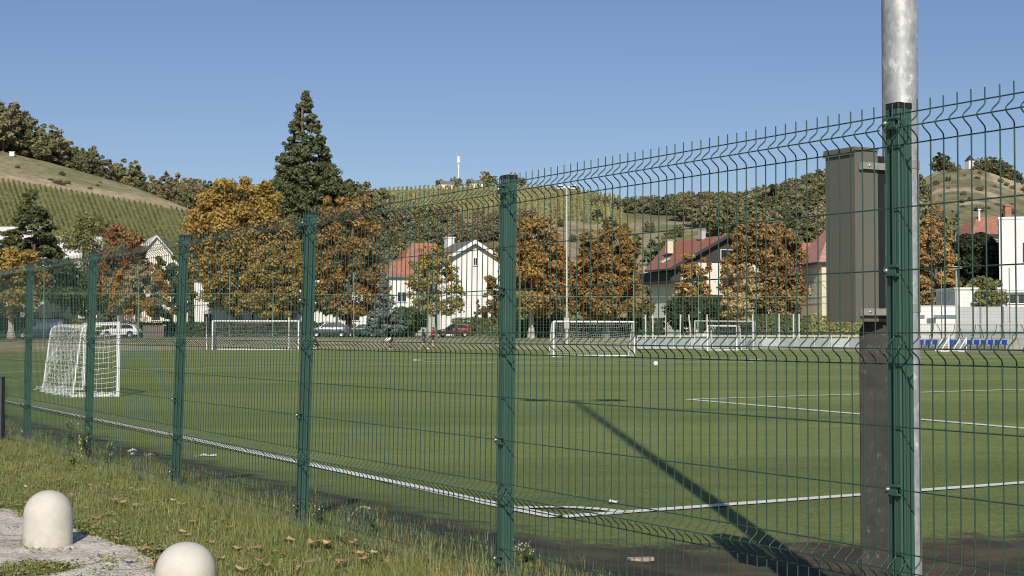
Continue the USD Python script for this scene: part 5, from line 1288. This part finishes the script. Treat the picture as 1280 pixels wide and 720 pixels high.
part('pole', sweep([(0, 0, 0), (0, 0, H)], [.12, .09], 8), 'steel_bracket', t, smooth=40)
part('lamp_head', cat(cbox((0, -.1, H + .05), (.95, .7, .22), .06)), 'white_paint', t)
fp = at(807, 420, 132); H = 4.6
t = thing('net_pole', 'thin blue grey pole at the left end of the low railing', 'pole', (fp[0] - .25, 132, .2))
part('tube', sweep([(0, 0, 0), (0, 0, H)], .045, 8), 'steel_bracket', t, smooth=40); part('tube_cap', cbox((0, 0, H + .01), (.1, .1, .03)), 'steel_bracket', t)
mat_plain('weathered_board', (0.15, 0.125, 0.105), 0.85, var=.25, scale=3.0)
fp = at(192, 425, 150); zg = float(ground_z(np.array([fp[0]]), np.array([150.0]))[0])
t = thing('board_fence', 'short weathered brown board fence beside the white car', 'fence', (fp[0], 150, zg))
for k in range(9): part('board', box(-1.05 + k * .235, -1.05 + k * .235 + .215, -.015, .015, .05, 1.28 + .02 * (k % 3)), 'weathered_board', t)
part('rail', box(-1.08, 1.1, .016, .06, .4, .48), 'weathered_board', t); part('rail', box(-1.08, 1.1, .016, .06, 1.0, 1.08), 'weathered_board', t)

# ------------------------------------------------------------------ cars
mat_plain('paint_orange_red', (0.22, 0.035, 0.02), 0.28, coat=.6)
mat_plain('paint_white', (0.72, 0.73, 0.74), 0.28, coat=.6)
mat_plain('paint_dark_blue', (0.02, 0.035, 0.07), 0.3, coat=.6)
mat_plain('paint_silver_blue', (0.06, 0.075, 0.095), 0.3, metal=.2, coat=.6)
mat_plain('paint_black', (0.012, 0.012, 0.013), 0.25, coat=.5)
mat_plain('car_glass', (0.015, 0.018, 0.02), 0.06, spec=.8)
mat_plain('tyre_rubber', (0.015, 0.015, 0.015), 0.85)
mat_plain('rim_metal', (0.45, 0.45, 0.46), 0.35, metal=.8)
mat_plain('tail_red', (0.35, 0.015, 0.01), 0.3)
CARS = dict(
    hatch=dict(L=4.1, W=1.74, body=[(-2.05, .32), (-2.03, .62), (-1.9, .74), (-1.15, .92), (-.98, .95), (-.35, 1.42), (.0, 1.50), (.9, 1.50), (1.55, 1.36), (1.9, .98), (2.04, .82), (2.05, .34)], glass=[(-.88, .97), (-.30, 1.38), (.02, 1.44), (.88, 1.44), (1.42, 1.30), (1.66, .98)], wx=(-1.28, 1.25)),
    suv=dict(L=4.5, W=1.84, body=[(-2.25, .38), (-2.22, .80), (-2.1, .92), (-1.25, 1.06), (-1.1, 1.08), (-.5, 1.58), (-.1, 1.66), (1.3, 1.66), (1.8, 1.56), (2.12, 1.08), (2.24, .9), (2.25, .4)], glass=[(-1.0, 1.1), (-.45, 1.53), (-.08, 1.6), (1.28, 1.6), (1.66, 1.5), (1.9, 1.1)], wx=(-1.42, 1.36)),
    van=dict(L=4.9, W=1.95, body=[(-2.45, .36), (-2.43, .9), (-2.3, 1.08), (-1.75, 1.22), (-1.15, 1.86), (-.9, 1.96), (2.35, 1.96), (2.44, 1.8), (2.45, .4)], glass=[(-1.6, 1.22), (-1.05, 1.80), (-.3, 1.84), (-.3, 1.22)], wx=(-1.6, 1.5)))


def car(label, px, Y, rz, kind, paint, cat_='car'):
    x0 = (px - 640) / FPX * Y; zg = float(ground_z(np.array([x0]), np.array([Y]))[0]); c = CARS[kind]; W = c['W']
    t = thing('parked_car' if cat_ == 'car' else 'parked_van', label, cat_, (x0, Y, zg), rz)
    arches = [Point(wx, .33).buffer(.40) for wx in c['wx']]
    pg = Polygon(c['body'])
    for a_ in arches: pg = pg.difference(a_)
    v, f = prism(pg, -W / 2, W / 2); v, f = trimesh.remesh.subdivide_to_size(v, f, .5)
    v = v[:, [0, 2, 1]]; f = f[:, ::-1]; tuck = np.clip((v[:, 2] - .85) / .75, 0, 1) * .20 + np.clip((np.abs(v[:, 0]) - c['L'] / 2 + .45) / .45, 0, 1) * .14
    v[:, 1] *= 1 - tuck
    part('body', (v, f), paint, t, smooth=30)
    gp = Polygon(c['glass']); v, f = prism(gp, -W / 2 - .012, W / 2 + .012); v, f = trimesh.remesh.subdivide_to_size(v, f, .5); v = v[:, [0, 2, 1]]; f = f[:, ::-1]
    v[:, 1] *= 1 - np.clip((v[:, 2] - .85) / .75, 0, 1) * .20
    part('side_glass', (v, f), 'car_glass', t)
    b = c['body']; i0 = 4 if kind != 'van' else 3
    (xa_, za_), (xb_, zb_) = b[i0], b[i0 + 1]; w1 = W / 2 * .94; w2 = W / 2 * .80; nn = np.array([-(zb_ - za_), 0, xb_ - xa_]); nn /= np.linalg.norm(nn); of = nn * .012
    part('windscreen', slab([np.array((xa_ + .06, -w1, za_ + .05)) + of, np.array((xa_ + .06, w1, za_ + .05)) + of, np.array((xb_ - .02, w2, zb_ - .02)) + of, np.array((xb_ - .02, -w2, zb_ - .02)) + of], .01), 'car_glass', t)
    if kind != 'van': part('pillar', cat(cbox((.32, W / 2 * .9, 1.2), (.07, .1, .5)), cbox((.32, -W / 2 * .9, 1.2), (.07, .1, .5))), paint, t)
    for wx in c['wx']:
        for s_ in (-1, 1):
            y0 = s_ * (W / 2 - .12)
            w = lathe([(.20, -.1), (.31, -.1), (.335, -.06), (.335, .06), (.31, .1), (.20, .1)], 20); vv = w[0][:, [0, 2, 1]] + [wx, y0, .33]
            wh = part('wheel', (vv, w[1][:, ::-1]), 'tyre_rubber', t, smooth=40)
            w = lathe([(0, .07), (.17, .085), (.205, .095), (.205, -.095), (.17, -.085), (0, -.07)], 20); vv = w[0][:, [0, 2, 1]] + [wx, y0, .33]
            part('rim', (vv, w[1][:, ::-1]), 'rim_metal', wh, smooth=40)
    for s_ in (-1, 1):
        part('headlight', cbox((-c['L'] / 2 + .16, s_ * W * .34, .70), (.22, .32, .14), .04), 'lamp_glass', t)
        part('tail_light', cbox((c['L'] / 2 - .10, s_ * W * .36, .88), (.16, .22, .26), .03), 'tail_red', t)
        part('mirror', cbox((b[i0][0] + .25, s_ * (W / 2 + .06), b[i0][1] + .06), (.12, .16, .12), .03), paint, t)
    part('bumper', cat(cbox((-c['L'] / 2 + .02, 0, .42), (.14, W * .8, .2), .04), cbox((c['L'] / 2 - .02, 0, .42), (.14, W * .8, .2), .04)), 'paint_black', t)
    return t


car('orange red hatchback parked in front of the white gabled house', 567, 170, .12, 'hatch', 'paint_orange_red')
car('white car parked behind the small goal at the left', 152, 160, -.1, 'hatch', 'paint_white')
car('dark grey blue car parked right of the tall fence post under the orange chestnut', 412, 168, .05, 'suv', 'paint_silver_blue')
car('dark car parked left of the blue spruce', 452, 169, .05, 'hatch', 'paint_black')
car('dark blue van parked just right of the leftmost fence post', 52, 152, .0, 'van', 'paint_dark_blue', 'van')

# ------------------------------------------------------------------ people at the far end of the pitch
mat_plain('skin', (0.46, 0.29, 0.21), 0.55)
mat_plain('cloth_dark', (0.018, 0.02, 0.026), 0.85)
mat_plain('cloth_slate', (0.05, 0.065, 0.085), 0.85)
mat_plain('cloth_white', (0.76, 0.76, 0.75), 0.85)
mat_plain('cloth_red', (0.24, 0.05, 0.045), 0.85)
mat_plain('hair_dark', (0.02, 0.015, 0.012), 0.7)
mat_plain('shoe_pale', (0.6, 0.58, 0.5), 0.7)


def blob(pairs, ref=.02, smooth=8):
    """one continuous body: hulls of spheres at the two joints of each bone, joined and smoothed"""
    out = m3.Manifold()
    for p, rp, q, rq in pairs:
        a = m3.Manifold.sphere(rp, 14).translate(tuple(map(float, p))); b = m3.Manifold.sphere(rq, 14).translate(tuple(map(float, q)))
        out = out + m3.Manifold.batch_hull([a, b])
    m = out.to_mesh(); tm = trimesh.Trimesh(m.vert_properties[:, :3], m.tri_verts)
    if smooth: trimesh.smoothing.filter_taubin(tm, iterations=smooth)
    return np.array(tm.vertices), np.array(tm.faces)


def person(label, px, Y, rz, J, shirt, shorts, leg_cover=None, socks='shoe_pale'):
    """J: joints in the person's own frame, +x forward, z up, feet at z = 0"""
    x0 = (px - 640) / FPX * Y; zg = max(float(ground_z(np.array([x0]), np.array([Y]))[0]), .012)
    t = thing('person', label, 'person', (x0, Y, zg), rz)
    J = {k: np.array(v, float) for k, v in J.items()}
    hd, nk, ch, pv = J['head'], J['neck'], J['chest'], J['pelvis']; up = hd - nk; up /= np.linalg.norm(up); fw = J.get('face', np.array([1, 0, 0.]))
    B = [(nk, .062, hd - up * .02, .058), (ch, .15, nk - (nk - ch) * .2, .10), (pv, .135, ch, .15), (hd, .098, hd - up * .07 + fw * .03, .07), (hd + fw * .095 - up * .02, .018, hd + fw * .085 + up * .01, .014)]
    sh, li = [(ch, .157, nk - (nk - ch) * .22, .108), (pv + (ch - pv) * .1, .145, ch, .157)], [(pv, .147, pv + (ch - pv) * .15, .142)]
    sw = np.array([0, 1.0, 0])
    for s_, k in ((1, 'l'), (-1, 'r')):
        so = nk - (nk - ch) * .3 + sw * s_ * .18; el, wr = J['elbow_' + k], J['wrist_' + k]; hp = pv + sw * s_ * .095 - np.array([0, 0, .04]); kn, an = J['knee_' + k], J['ankle_' + k]
        B += [(so, .065, ch + sw * s_ * .05, .11), (so, .058, el, .043), (el, .042, wr, .03), (hp, .098, kn, .062), (kn, .06, an, .040), (an - [0, 0, .02], .038, an + [.15, 0, -.045], .03)]
        d_ = (wr - el) / np.linalg.norm(wr - el); side = np.cross(d_, [1, 0, 0]); side = side / (np.linalg.norm(side) + 1e-6); fo = np.cross(side, d_)
        B.append((wr, .027, wr + d_ * .07, .034))
        for q in range(4):
            b0 = wr + d_ * .085 + fo * (q - 1.5) * .019; L_ = (.062, .072, .066, .052)[q]
            B += [(b0, .0095, b0 + d_ * L_ * .55 + side * .006, .009), (b0 + d_ * L_ * .55 + side * .006, .009, b0 + d_ * L_ + side * .022, .008)]
        B.append((wr + d_ * .03 + fo * .02, .011, wr + d_ * .075 + fo * .055 + side * .01, .009))
        sh += [(so, .075, so + (el - so) * .75, .062), (so, .075, ch + sw * s_ * .05, .115)]
        li += [(hp, .112, hp + (kn - hp) * .72, .09), (hp, .112, pv, .13)]
        part('shoe', blob([(an - [.03, 0, .035], .045, an + [.14, 0, -.05], .04)], smooth=2), socks, t, smooth=True)
        if leg_cover: part('sock', blob([(kn + (an - kn) * .25, .062, an, .046)], smooth=2), leg_cover, t, smooth=True)
    part('body', blob(B, smooth=3), 'skin', t, smooth=True)
    part('shirt', blob(sh), shirt, t, smooth=True); part('shorts', blob(li), shorts, t, smooth=True)
    part('hair', blob([(hd - fw * .03 + up * .035, .092, hd - fw * .045 - up * .02, .085)], smooth=2), 'hair_dark', t, smooth=True)


person('person in a white top bending down at the far end of the pitch', 489, 127, math.pi, dict(head=(.62, .02, .62), face=(.5, 0, -.85), neck=(.50, 0, .74), chest=(.33, 0, .86), pelvis=(-.06, 0, .92), elbow_l=(.50, .2, .50), elbow_r=(.52, -.18, .48), wrist_l=(.56, .14, .26), wrist_r=(.6, -.12, .24), knee_l=(.10, .11, .50), knee_r=(.06, -.12, .50), ankle_l=(0, .12, .09), ankle_r=(-.04, -.12, .09)), 'cloth_white', 'cloth_dark', 'cloth_dark')
person('person in dark clothes walking with long stride left of the red car', 529.5, 127, .15, dict(head=(.05, 0, 1.64), neck=(.02, 0, 1.48), chest=(.02, 0, 1.28), pelvis=(0, 0, .97), elbow_l=(-.16, .26, 1.17), elbow_r=(.18, -.26, 1.15), wrist_l=(-.10, .28, .93), wrist_r=(.36, -.2, 1.02), knee_l=(.26, .1, .54), knee_r=(-.02, -.1, .52), ankle_l=(.36, .1, .10), ankle_r=(-.36, -.1, .16)), 'cloth_dark', 'cloth_slate')
person('person in dark red top standing right in front of the red car', 541.5, 133, math.pi * .9, dict(head=(.02, 0, 1.63), neck=(0, 0, 1.48), chest=(0, 0, 1.28), pelvis=(0, 0, .97), elbow_l=(.02, .29, 1.17), elbow_r=(.04, -.29, 1.17), wrist_l=(.2, .14, 1.06), wrist_r=(.22, -.12, 1.08), knee_l=(.03, .11, .53), knee_r=(.02, -.11, .53), ankle_l=(0, .12, .09), ankle_r=(0, -.12, .09)), 'cloth_red', 'cloth_dark')
person('person crouching in dark clothes beside the tall fence post at the far goal line', 396, 128.5, math.pi, dict(head=(.20, 0, .98), neck=(.16, 0, .84), chest=(.10, 0, .66), pelvis=(-.10, 0, .36), elbow_l=(.30, .24, .56), elbow_r=(.30, -.24, .56), wrist_l=(.46, .14, .46), wrist_r=(.46, -.12, .46), knee_l=(.34, .16, .46), knee_r=(.34, -.16, .46), ankle_l=(.10, .14, .09), ankle_r=(.10, -.14, .09)), 'cloth_dark', 'cloth_dark', socks='cloth_white')
b_ = on(819.7, 454.6, .11)
t = thing('football', 'white football lying on the pitch right of the centre circle goal', 'ball', (b_[0], b_[1], .118))
ic = trimesh.creation.icosphere(2, .11); part('leather_cover', (np.array(ic.vertices), np.array(ic.faces)), 'white_paint', t, smooth=True)
# ------------------------------------------------------------------ grass, leaves and weeds of the verge
usdkit.material(stage, '/World/Looks/grass_blade', {
    'g': ('geometry', {}), 'n': ('noise_texture', {'scale': 2.1, 'detail': 6.0, 'roughness': .72}), 'oi': ('object_info', {}), 'wn': ('white_noise_texture', {}), 'ri': ('noise_texture', {'scale': 70.0, 'detail': 1.0}),
    'a': ('math', {'math_type': 'multiply_add', 'value2': .9, 'value3': -.45}), 'b': ('math', {'math_type': 'multiply_add', 'value2': .26, 'value3': -.13}),
    'c': ('math', {'math_type': 'add'}), 'd': ('math', {'math_type': 'add'}),
    'r': ('rgb_ramp', {'ramp': [(.15, (.50, .40, .22)), (.30, (.38, .31, .14)), (.41, (.32, .33, .12)), (.53, (.225, .27, .085)), (.70, (.205, .25, .08)), (.9, (.37, .42, .15))]}),
    'p': ('principled_bsdf', {'roughness': .55, 'specular_ior_level': .35}), 't': ('translucent_bsdf', {}), 'm': ('mix_closure', {'fac': .3})},
    [('g.position', 'n.vector'), ('g.position', 'ri.vector'), ('ri.fac', 'a.value1'), ('oi.location', 'wn.vector'), ('wn.value', 'b.value1'), ('n.fac', 'c.value1'), ('a.value', 'c.value2'), ('c.value', 'd.value1'), ('b.value', 'd.value2'), ('d.value', 'r.fac'), ('r.color', 'p.base_color'), ('r.color', 't.color'), ('p.BSDF', 'm.closure1'), ('t.BSDF', 'm.closure2')], surface='m.closure')
mat_leaf('dead_leaf', [(0.30, 0.17, 0.085), (0.52, 0.33, 0.17), (0.66, 0.47, 0.27)], 14.0, trans=.15)
mat_leaf('weed_green', [(0.07, 0.10, 0.03), (0.14, 0.17, 0.05), (0.24, 0.25, 0.07)], 9.0)
mat_plain('petal_yellow', (0.72, 0.62, 0.16), .6); mat_plain('petal_white', (0.78, 0.77, 0.70), .6); mat_plain('straw', (0.52, 0.44, 0.28), .8)


def blades(n, h, spread, width, bend, rng, flat=0.0):
    V, F = [], []
    for k in range(n):
        a = rng.uniform(0, 6.28); o = rng.uniform(0, 1) ** .6 * spread; b = rng.uniform(0, 6.28); x, y = o * math.cos(b), o * math.sin(b)
        L = h * rng.uniform(.55, 1.2); bd = bend * rng.uniform(.3, 1.3); w = width * rng.uniform(.7, 1.2); dx, dy = math.cos(a), math.sin(a); px, py = -dy * w / 2, dx * w / 2
        an = min(bd * .55, 1.35); pts = [(0, 0), (L * .5 * math.sin(an * .55), L * .5 * math.cos(an * .55)), (L * (.5 * math.sin(an * .55) + .5 * math.sin(an * 1.25)), max(L * (.5 * math.cos(an * .55) + .5 * math.cos(an * 1.25)), .004))]
        i0 = len(V)
        for (q, z), s_ in zip(pts, (1, .8, 0)):
            if s_: V += [(x + dx * q - px * s_, y + dy * q - py * s_, z), (x + dx * q + px * s_, y + dy * q + py * s_, z)]
            else: V.append((x + dx * q, y + dy * q, z))
        F += [(i0, i0 + 1, i0 + 3), (i0, i0 + 3, i0 + 2), (i0 + 2, i0 + 3, i0 + 4)]
    return np.array(V), np.array(F)


def clover(n, spread, rng):
    c = np.column_stack([rng.normal(0, spread * .5, (n, 2)), rng.uniform(.008, .035, n)])
    return quads(c, rng.normal(0, .35, (n, 3)) + [0, 0, 1], .018, rng, 1.1)


rg = np.random.default_rng(5)
gr = UsdGeom.PointInstancer.Define(stage, '/World/verge_grass')
key(gr.GetPrim(), label='short rough grass and clover covering the verge outside the fence', category='grass', kind='stuff')
PROT = [blades(26, .045, .085, .0030, 1.75, rg), blades(22, .06, .08, .0032, 1.5, rg), blades(22, .08, .08, .0036, 1.4, rg), clover(20, .08, rg), blades(10, .15, .06, .0034, 1.0, rg), blades(16, .05, .09, .0034, 2.3, rg)]
pts_ = []
for k, pm in enumerate(PROT):
    part('blades', pm, 'grass_blade', '/World/verge_grass')
kids = [c.GetPath() for c in gr.GetPrim().GetChildren()]
gr.CreatePrototypesRel().SetTargets(kids)
N = 190000
s_ = rg.uniform(.4, 33, N) ** 1.0; s_ = 33 * rg.uniform(0, 1, N) ** 1.6 + .4; off = rg.uniform(-.12, 6.2, N)
xy = F0 + np.outer(s_, FD) + np.outer(off, FN)
uu = 640 + FPX * xy[:, 0] / np.maximum(xy[:, 1], .5)
keep = (uu > -120) & (uu < 760) & (xy[:, 1] > 4.5)
keep &= rg.uniform(0, 1, N) < np.clip(14 / xy[:, 1], .25, 1)
import shapely
dist = shapely.distance(shapely.points(xy), path_poly)
keep &= (dist > .02) | (rg.uniform(0, 1, N) < .015)
xy, off, s_, dist = xy[keep], off[keep], s_[keep], dist[keep]
patchy = meshkit.fbm(np.column_stack([xy * 1.3, 0 * off]), 3, 8)
keep = (rg.uniform(0, 1, len(xy)) < np.clip(.55 + (patchy - .42) * 3.0, .22, 1))
xy, off, s_, dist, patchy = xy[keep], off[keep], s_[keep], dist[keep], patchy[keep]
near = off < (.12 + .55 * np.clip(patchy - .25, 0, 1) * (.35 + np.clip((12 - s_) / 8, 0, 1)))
u1 = rg.uniform(0, 1, len(xy))
proto = np.where(near, np.where(u1 < .42, 2, np.where(u1 < .80, 1, np.where(u1 < .87, 4, 0))), np.where(u1 < .46, 0, np.where(u1 < .70, 1, np.where(u1 < .80, 3, np.where(u1 < .97, 5, 2)))))
proto = np.where((s_ > 17) & (off < 1.2) & (u1 > .7), 2, proto)
proto = np.where((s_ > 1) & (s_ < 9) & (off < .9) & (u1 > .86), 2, proto)
proto = np.where(dist < .12, np.where(u1 < .5, 0, 3), proto)
zz_ = verge_z(xy[:, 0], xy[:, 1]) - .004
q_ = rg.uniform(0, 6.28, len(xy)); sc = rg.uniform(.7, 1.35, len(xy))
gr.CreatePositionsAttr(Vt.Vec3fArray.FromNumpy(np.column_stack([xy, zz_]).astype(np.float32)))
gr.CreateProtoIndicesAttr(Vt.IntArray.FromNumpy(proto.astype(np.int32)))
gr.CreateOrientationsAttr(Vt.QuathArray([Gf.Quath(float(math.cos(a / 2)), 0, 0, float(math.sin(a / 2))) for a in q_]))
gr.CreateScalesAttr(Vt.Vec3fArray.FromNumpy(np.repeat(sc[:, None], 3, 1).astype(np.float32)))
# weeds and dry tufts on the strip inside
wd = UsdGeom.PointInstancer.Define(stage, '/World/strip_weeds')
key(wd.GetPrim(), label='sparse dry weeds growing along the foot of the mesh inside the fence', category='grass', kind='stuff')
part('blades', blades(10, .075, .07, .003, 1.3, rg), 'grass_blade', '/World/strip_weeds'); part('blades', blades(12, .04, .08, .003, 1.8, rg), 'grass_blade', '/World/strip_weeds')
wd.CreatePrototypesRel().SetTargets([c.GetPath() for c in wd.GetPrim().GetChildren()])
n = 5200; ss2 = 24 * rg.uniform(0, 1, n) ** 1.2 - .5; o2 = -np.abs(rg.normal(0, .45, n)); o2 = np.maximum(o2, -1.5)
k2 = rg.uniform(0, 1, n) < np.where(ss2 > 2.4, .8, .12); ss2, o2 = ss2[k2], o2[k2]; n = len(ss2)
xy2 = F0 + np.outer(ss2, FD) + np.outer(o2, FN)
wd.CreatePositionsAttr(Vt.Vec3fArray.FromNumpy(np.column_stack([xy2, near_z(xy2[:, 0], xy2[:, 1])]).astype(np.float32)))
wd.CreateProtoIndicesAttr(Vt.IntArray.FromNumpy(rg.integers(0, 2, n).astype(np.int32)))
wd.CreateOrientationsAttr(Vt.QuathArray([Gf.Quath(float(math.cos(a / 2)), 0, 0, float(math.sin(a / 2))) for a in rg.uniform(0, 6.28, n)]))
wd.CreateScalesAttr(Vt.Vec3fArray.FromNumpy(np.repeat(rg.uniform(.6, 1.3, n)[:, None], 3, 1).astype(np.float32)))


# fallen leaves, one object each
def leaf_mesh(rng, size):
    n = 11; a = np.linspace(-2.7, 2.7, n); r = np.array([.50, .72, .58, .85, .66, 1.0, .66, .85, .58, .72, .50]) * size * rng.uniform(.85, 1.15, n)
    p = np.column_stack([r * np.cos(a), r * np.sin(a)]); cup = rng.uniform(.15, .55); tw = rng.uniform(-.4, .4)
    z = cup * (p[:, 1] ** 2) / size + tw * p[:, 0] * p[:, 1] / size + rng.normal(0, .05 * size, n)
    V = np.vstack([[0, 0, 0], np.column_stack([p, z])]); F = [[0, k, k + 1] for k in range(1, n)]
    st = np.array([(0, -.004, 0), (0, .004, 0), (-size * 1.1, 0, size * .2)])
    return np.vstack([V, st]), np.vstack([F, [[n + 1, n + 2, n + 3]]])


LK = []
for k in range(4):
    c = stage.CreateClassPrim(f'/fallen_leaf_kind_{k}'); part('blade', leaf_mesh(np.random.default_rng(40 + k), .055), 'dead_leaf', c); LK.append(c)
lp = [(97, 597), (110, 613), (127, 613), (131, 614), (146, 631), (150, 634), (108, 638), (147, 655), (136, 665), (150, 676), (215, 637), (227, 641), (232, 673), (227, 670), (201, 616), (5, 630), (180, 688), (262, 683), (330, 712), (327, 704), (343, 694), (306, 716), (392, 690), (436, 692), (405, 690), (412, 692), (448, 706), (455, 712), (386, 712), (370, 718), (303, 706), (420, 716), (240, 660), (176, 690), (160, 700), (185, 706), (194, 690), (352, 700), (466, 706), (252, 645), (168, 640), (120, 650), (92, 622), (75, 606), (140, 604), (287, 668), (300, 690), (276, 700), (318, 690), (362, 686), (200, 655), (210, 667), (428, 712), (480, 716), (497, 717), (160, 620), (60, 600), (30, 612)]
for k, (px, py) in enumerate(lp):
    p_ = on(px, py, .23); z = float(verge_z(np.array([p_[0]]), np.array([p_[1]]))[0]) + .045
    tt = copy_of(LK[k % 4], 'fallen_leaf', 'dry tan autumn leaf lying on the grass of the verge', 'leaf', (p_[0], p_[1], z), rg.uniform(0, 6.28), tuple([rg.uniform(.5, 1.1)] * 3), 'fallen leaves on the verge')


def weed(label, px, py, h, nst, petal, zbase, seed, npet=26, tallyellow=False, side=0):
    rng = np.random.default_rng(seed); p_ = on(px, py, zbase); t = thing('flowering_weed', label, 'weed', (p_[0], p_[1], zbase))
    st, lv, pt = [], [], []
    for k in range(nst):
        a = rng.uniform(0, 6.28); ln = rng.uniform(.05, .3); hh = h * rng.uniform(.6, 1.0); s = np.linspace(0, 1, 6)[:, None]
        P = s * np.array([0, 0, hh]) + s ** 1.6 * np.array([math.cos(a), math.sin(a), 0]) * ln * hh; st.append(sweep(P, np.linspace(.0028, .0014, 6), 5))
        for q in range(7): lv.append(P[rng.integers(0, 5)] + rng.normal(0, .018, 3))
        m = npet // nst
        for q in range(m): pt.append(P[-1] * (1 - (.45 * rng.uniform(0, 1) if tallyellow else 0)) + rng.normal(0, 1, 3) * ([.008, .008, .02] if tallyellow else [.03, .03, .02]))
    part('stem', cat(*st), 'weed_green', t, smooth=True); part('foliage', quads(np.array(lv), rng.normal(size=(len(lv), 3)) + [0, 0, .6], .04, rng, 1.8), 'weed_green', t)
    part('flower', quads(np.array(pt), rng.normal(size=(len(pt), 3)) + [0, -.5, .8], .010, rng, 1.0), petal, t)


weed('tall yellowish flowering weed in front of the second fence post from the left', 109, 582, .42, 2, 'petal_yellow', .25, 1, 50, True)
weed('shorter yellow flowering weed right of the second fence post from the left', 136, 590, .30, 3, 'petal_yellow', .25, 2, 60, True)
weed('small yellow flowering weed in the grass left of the second fence post', 92, 586, .16, 4, 'petal_yellow', .24, 3, 24)
weed('white flowered weed just inside the mesh left of the second fence post', 86, 556, .28, 4, 'petal_white', .24, 4, 30)
weed('white flowered weed at the foot of the second nearest fence post', 655, 718, .20, 6, 'petal_white', .2, 5, 30)
weed('white flowered weed at the foot of the third nearest fence post', 399, 664, .16, 4, 'petal_white', .25, 6, 20)
weed('white flowered weed half way between the second and third nearest fence posts', 468, 668, .12, 3, 'petal_white', .23, 7, 12)
# dead stalks by the posts
for k, (px, py, dx, dz, l) in enumerate([(212, 617, -.16, .10, 'pale dry stalk leaning at the foot of the fourth nearest fence post'), (434, 655, .10, .24, 'bent pale dry stalk between the second and third nearest fence posts'), (246, 612, -.06, .16, 'pale dry stalk just right of the fourth nearest fence post')]):
    p_ = on(px, py, .23); t = thing('dry_stalk', l, 'stalk', (p_[0], p_[1], .22)); s = np.linspace(0, 1, 6)[:, None]
    part('stem', sweep(s * np.array([dx, -.1, dz]) + (s ** 3) * np.array([dx * .6, 0, -dz * .5]), .0035, 5), 'straw', t, smooth=True)
mat_plain('old_board', (0.34, 0.29, 0.20), .85, var=.25, scale=20)
p_ = on(800, 686, .1); z = float(near_z(p_[0], p_[1]))
t = thing('broken_slab', 'flat broken piece of tan board lying on the dark strip inside the fence', 'board piece', (p_[0], p_[1], z + .004), .25)
part('slab', cat(prism([(-.07, -.03), (-.02, -.045), (.09, -.01), (.085, .02), (.0, .03), (-.075, .04)], 0, .022)), 'old_board', t)
for k, (px, py, w, h, l) in enumerate([(165, 571, .05, .03, 'upper left one of the white paper scraps inside the fence'), (186, 577, .06, .04, 'right one of the white paper scraps inside the fence'), (168, 581, .05, .025, 'lower left one of the white paper scraps inside the fence'), (257, 563.5, .16, .03, 'long white strip lying beside the white touchline'), (767, 618.5, .08, .03, 'tiny pale scrap on the turf near the corner')]):
    p_ = on(px, py, .08); z = float(near_z(p_[0], p_[1])) + .02
    t = thing('paper_scrap', l, 'scrap', (p_[0], p_[1], z), .3 * k)
    xs_ = np.linspace(-w, w, 5); V = np.vstack([np.column_stack([xs_, 0 * xs_ - h, .01 * np.sin(xs_ * 60)]), np.column_stack([xs_, 0 * xs_ + h, .015 * np.cos(xs_ * 50) + .01])]); r_ = np.arange(4)
    part('sheet', (V, np.vstack([np.stack([r_, r_ + 1, r_ + 6], 1), np.stack([r_, r_ + 6, r_ + 5], 1)])), 'petal_white', t)
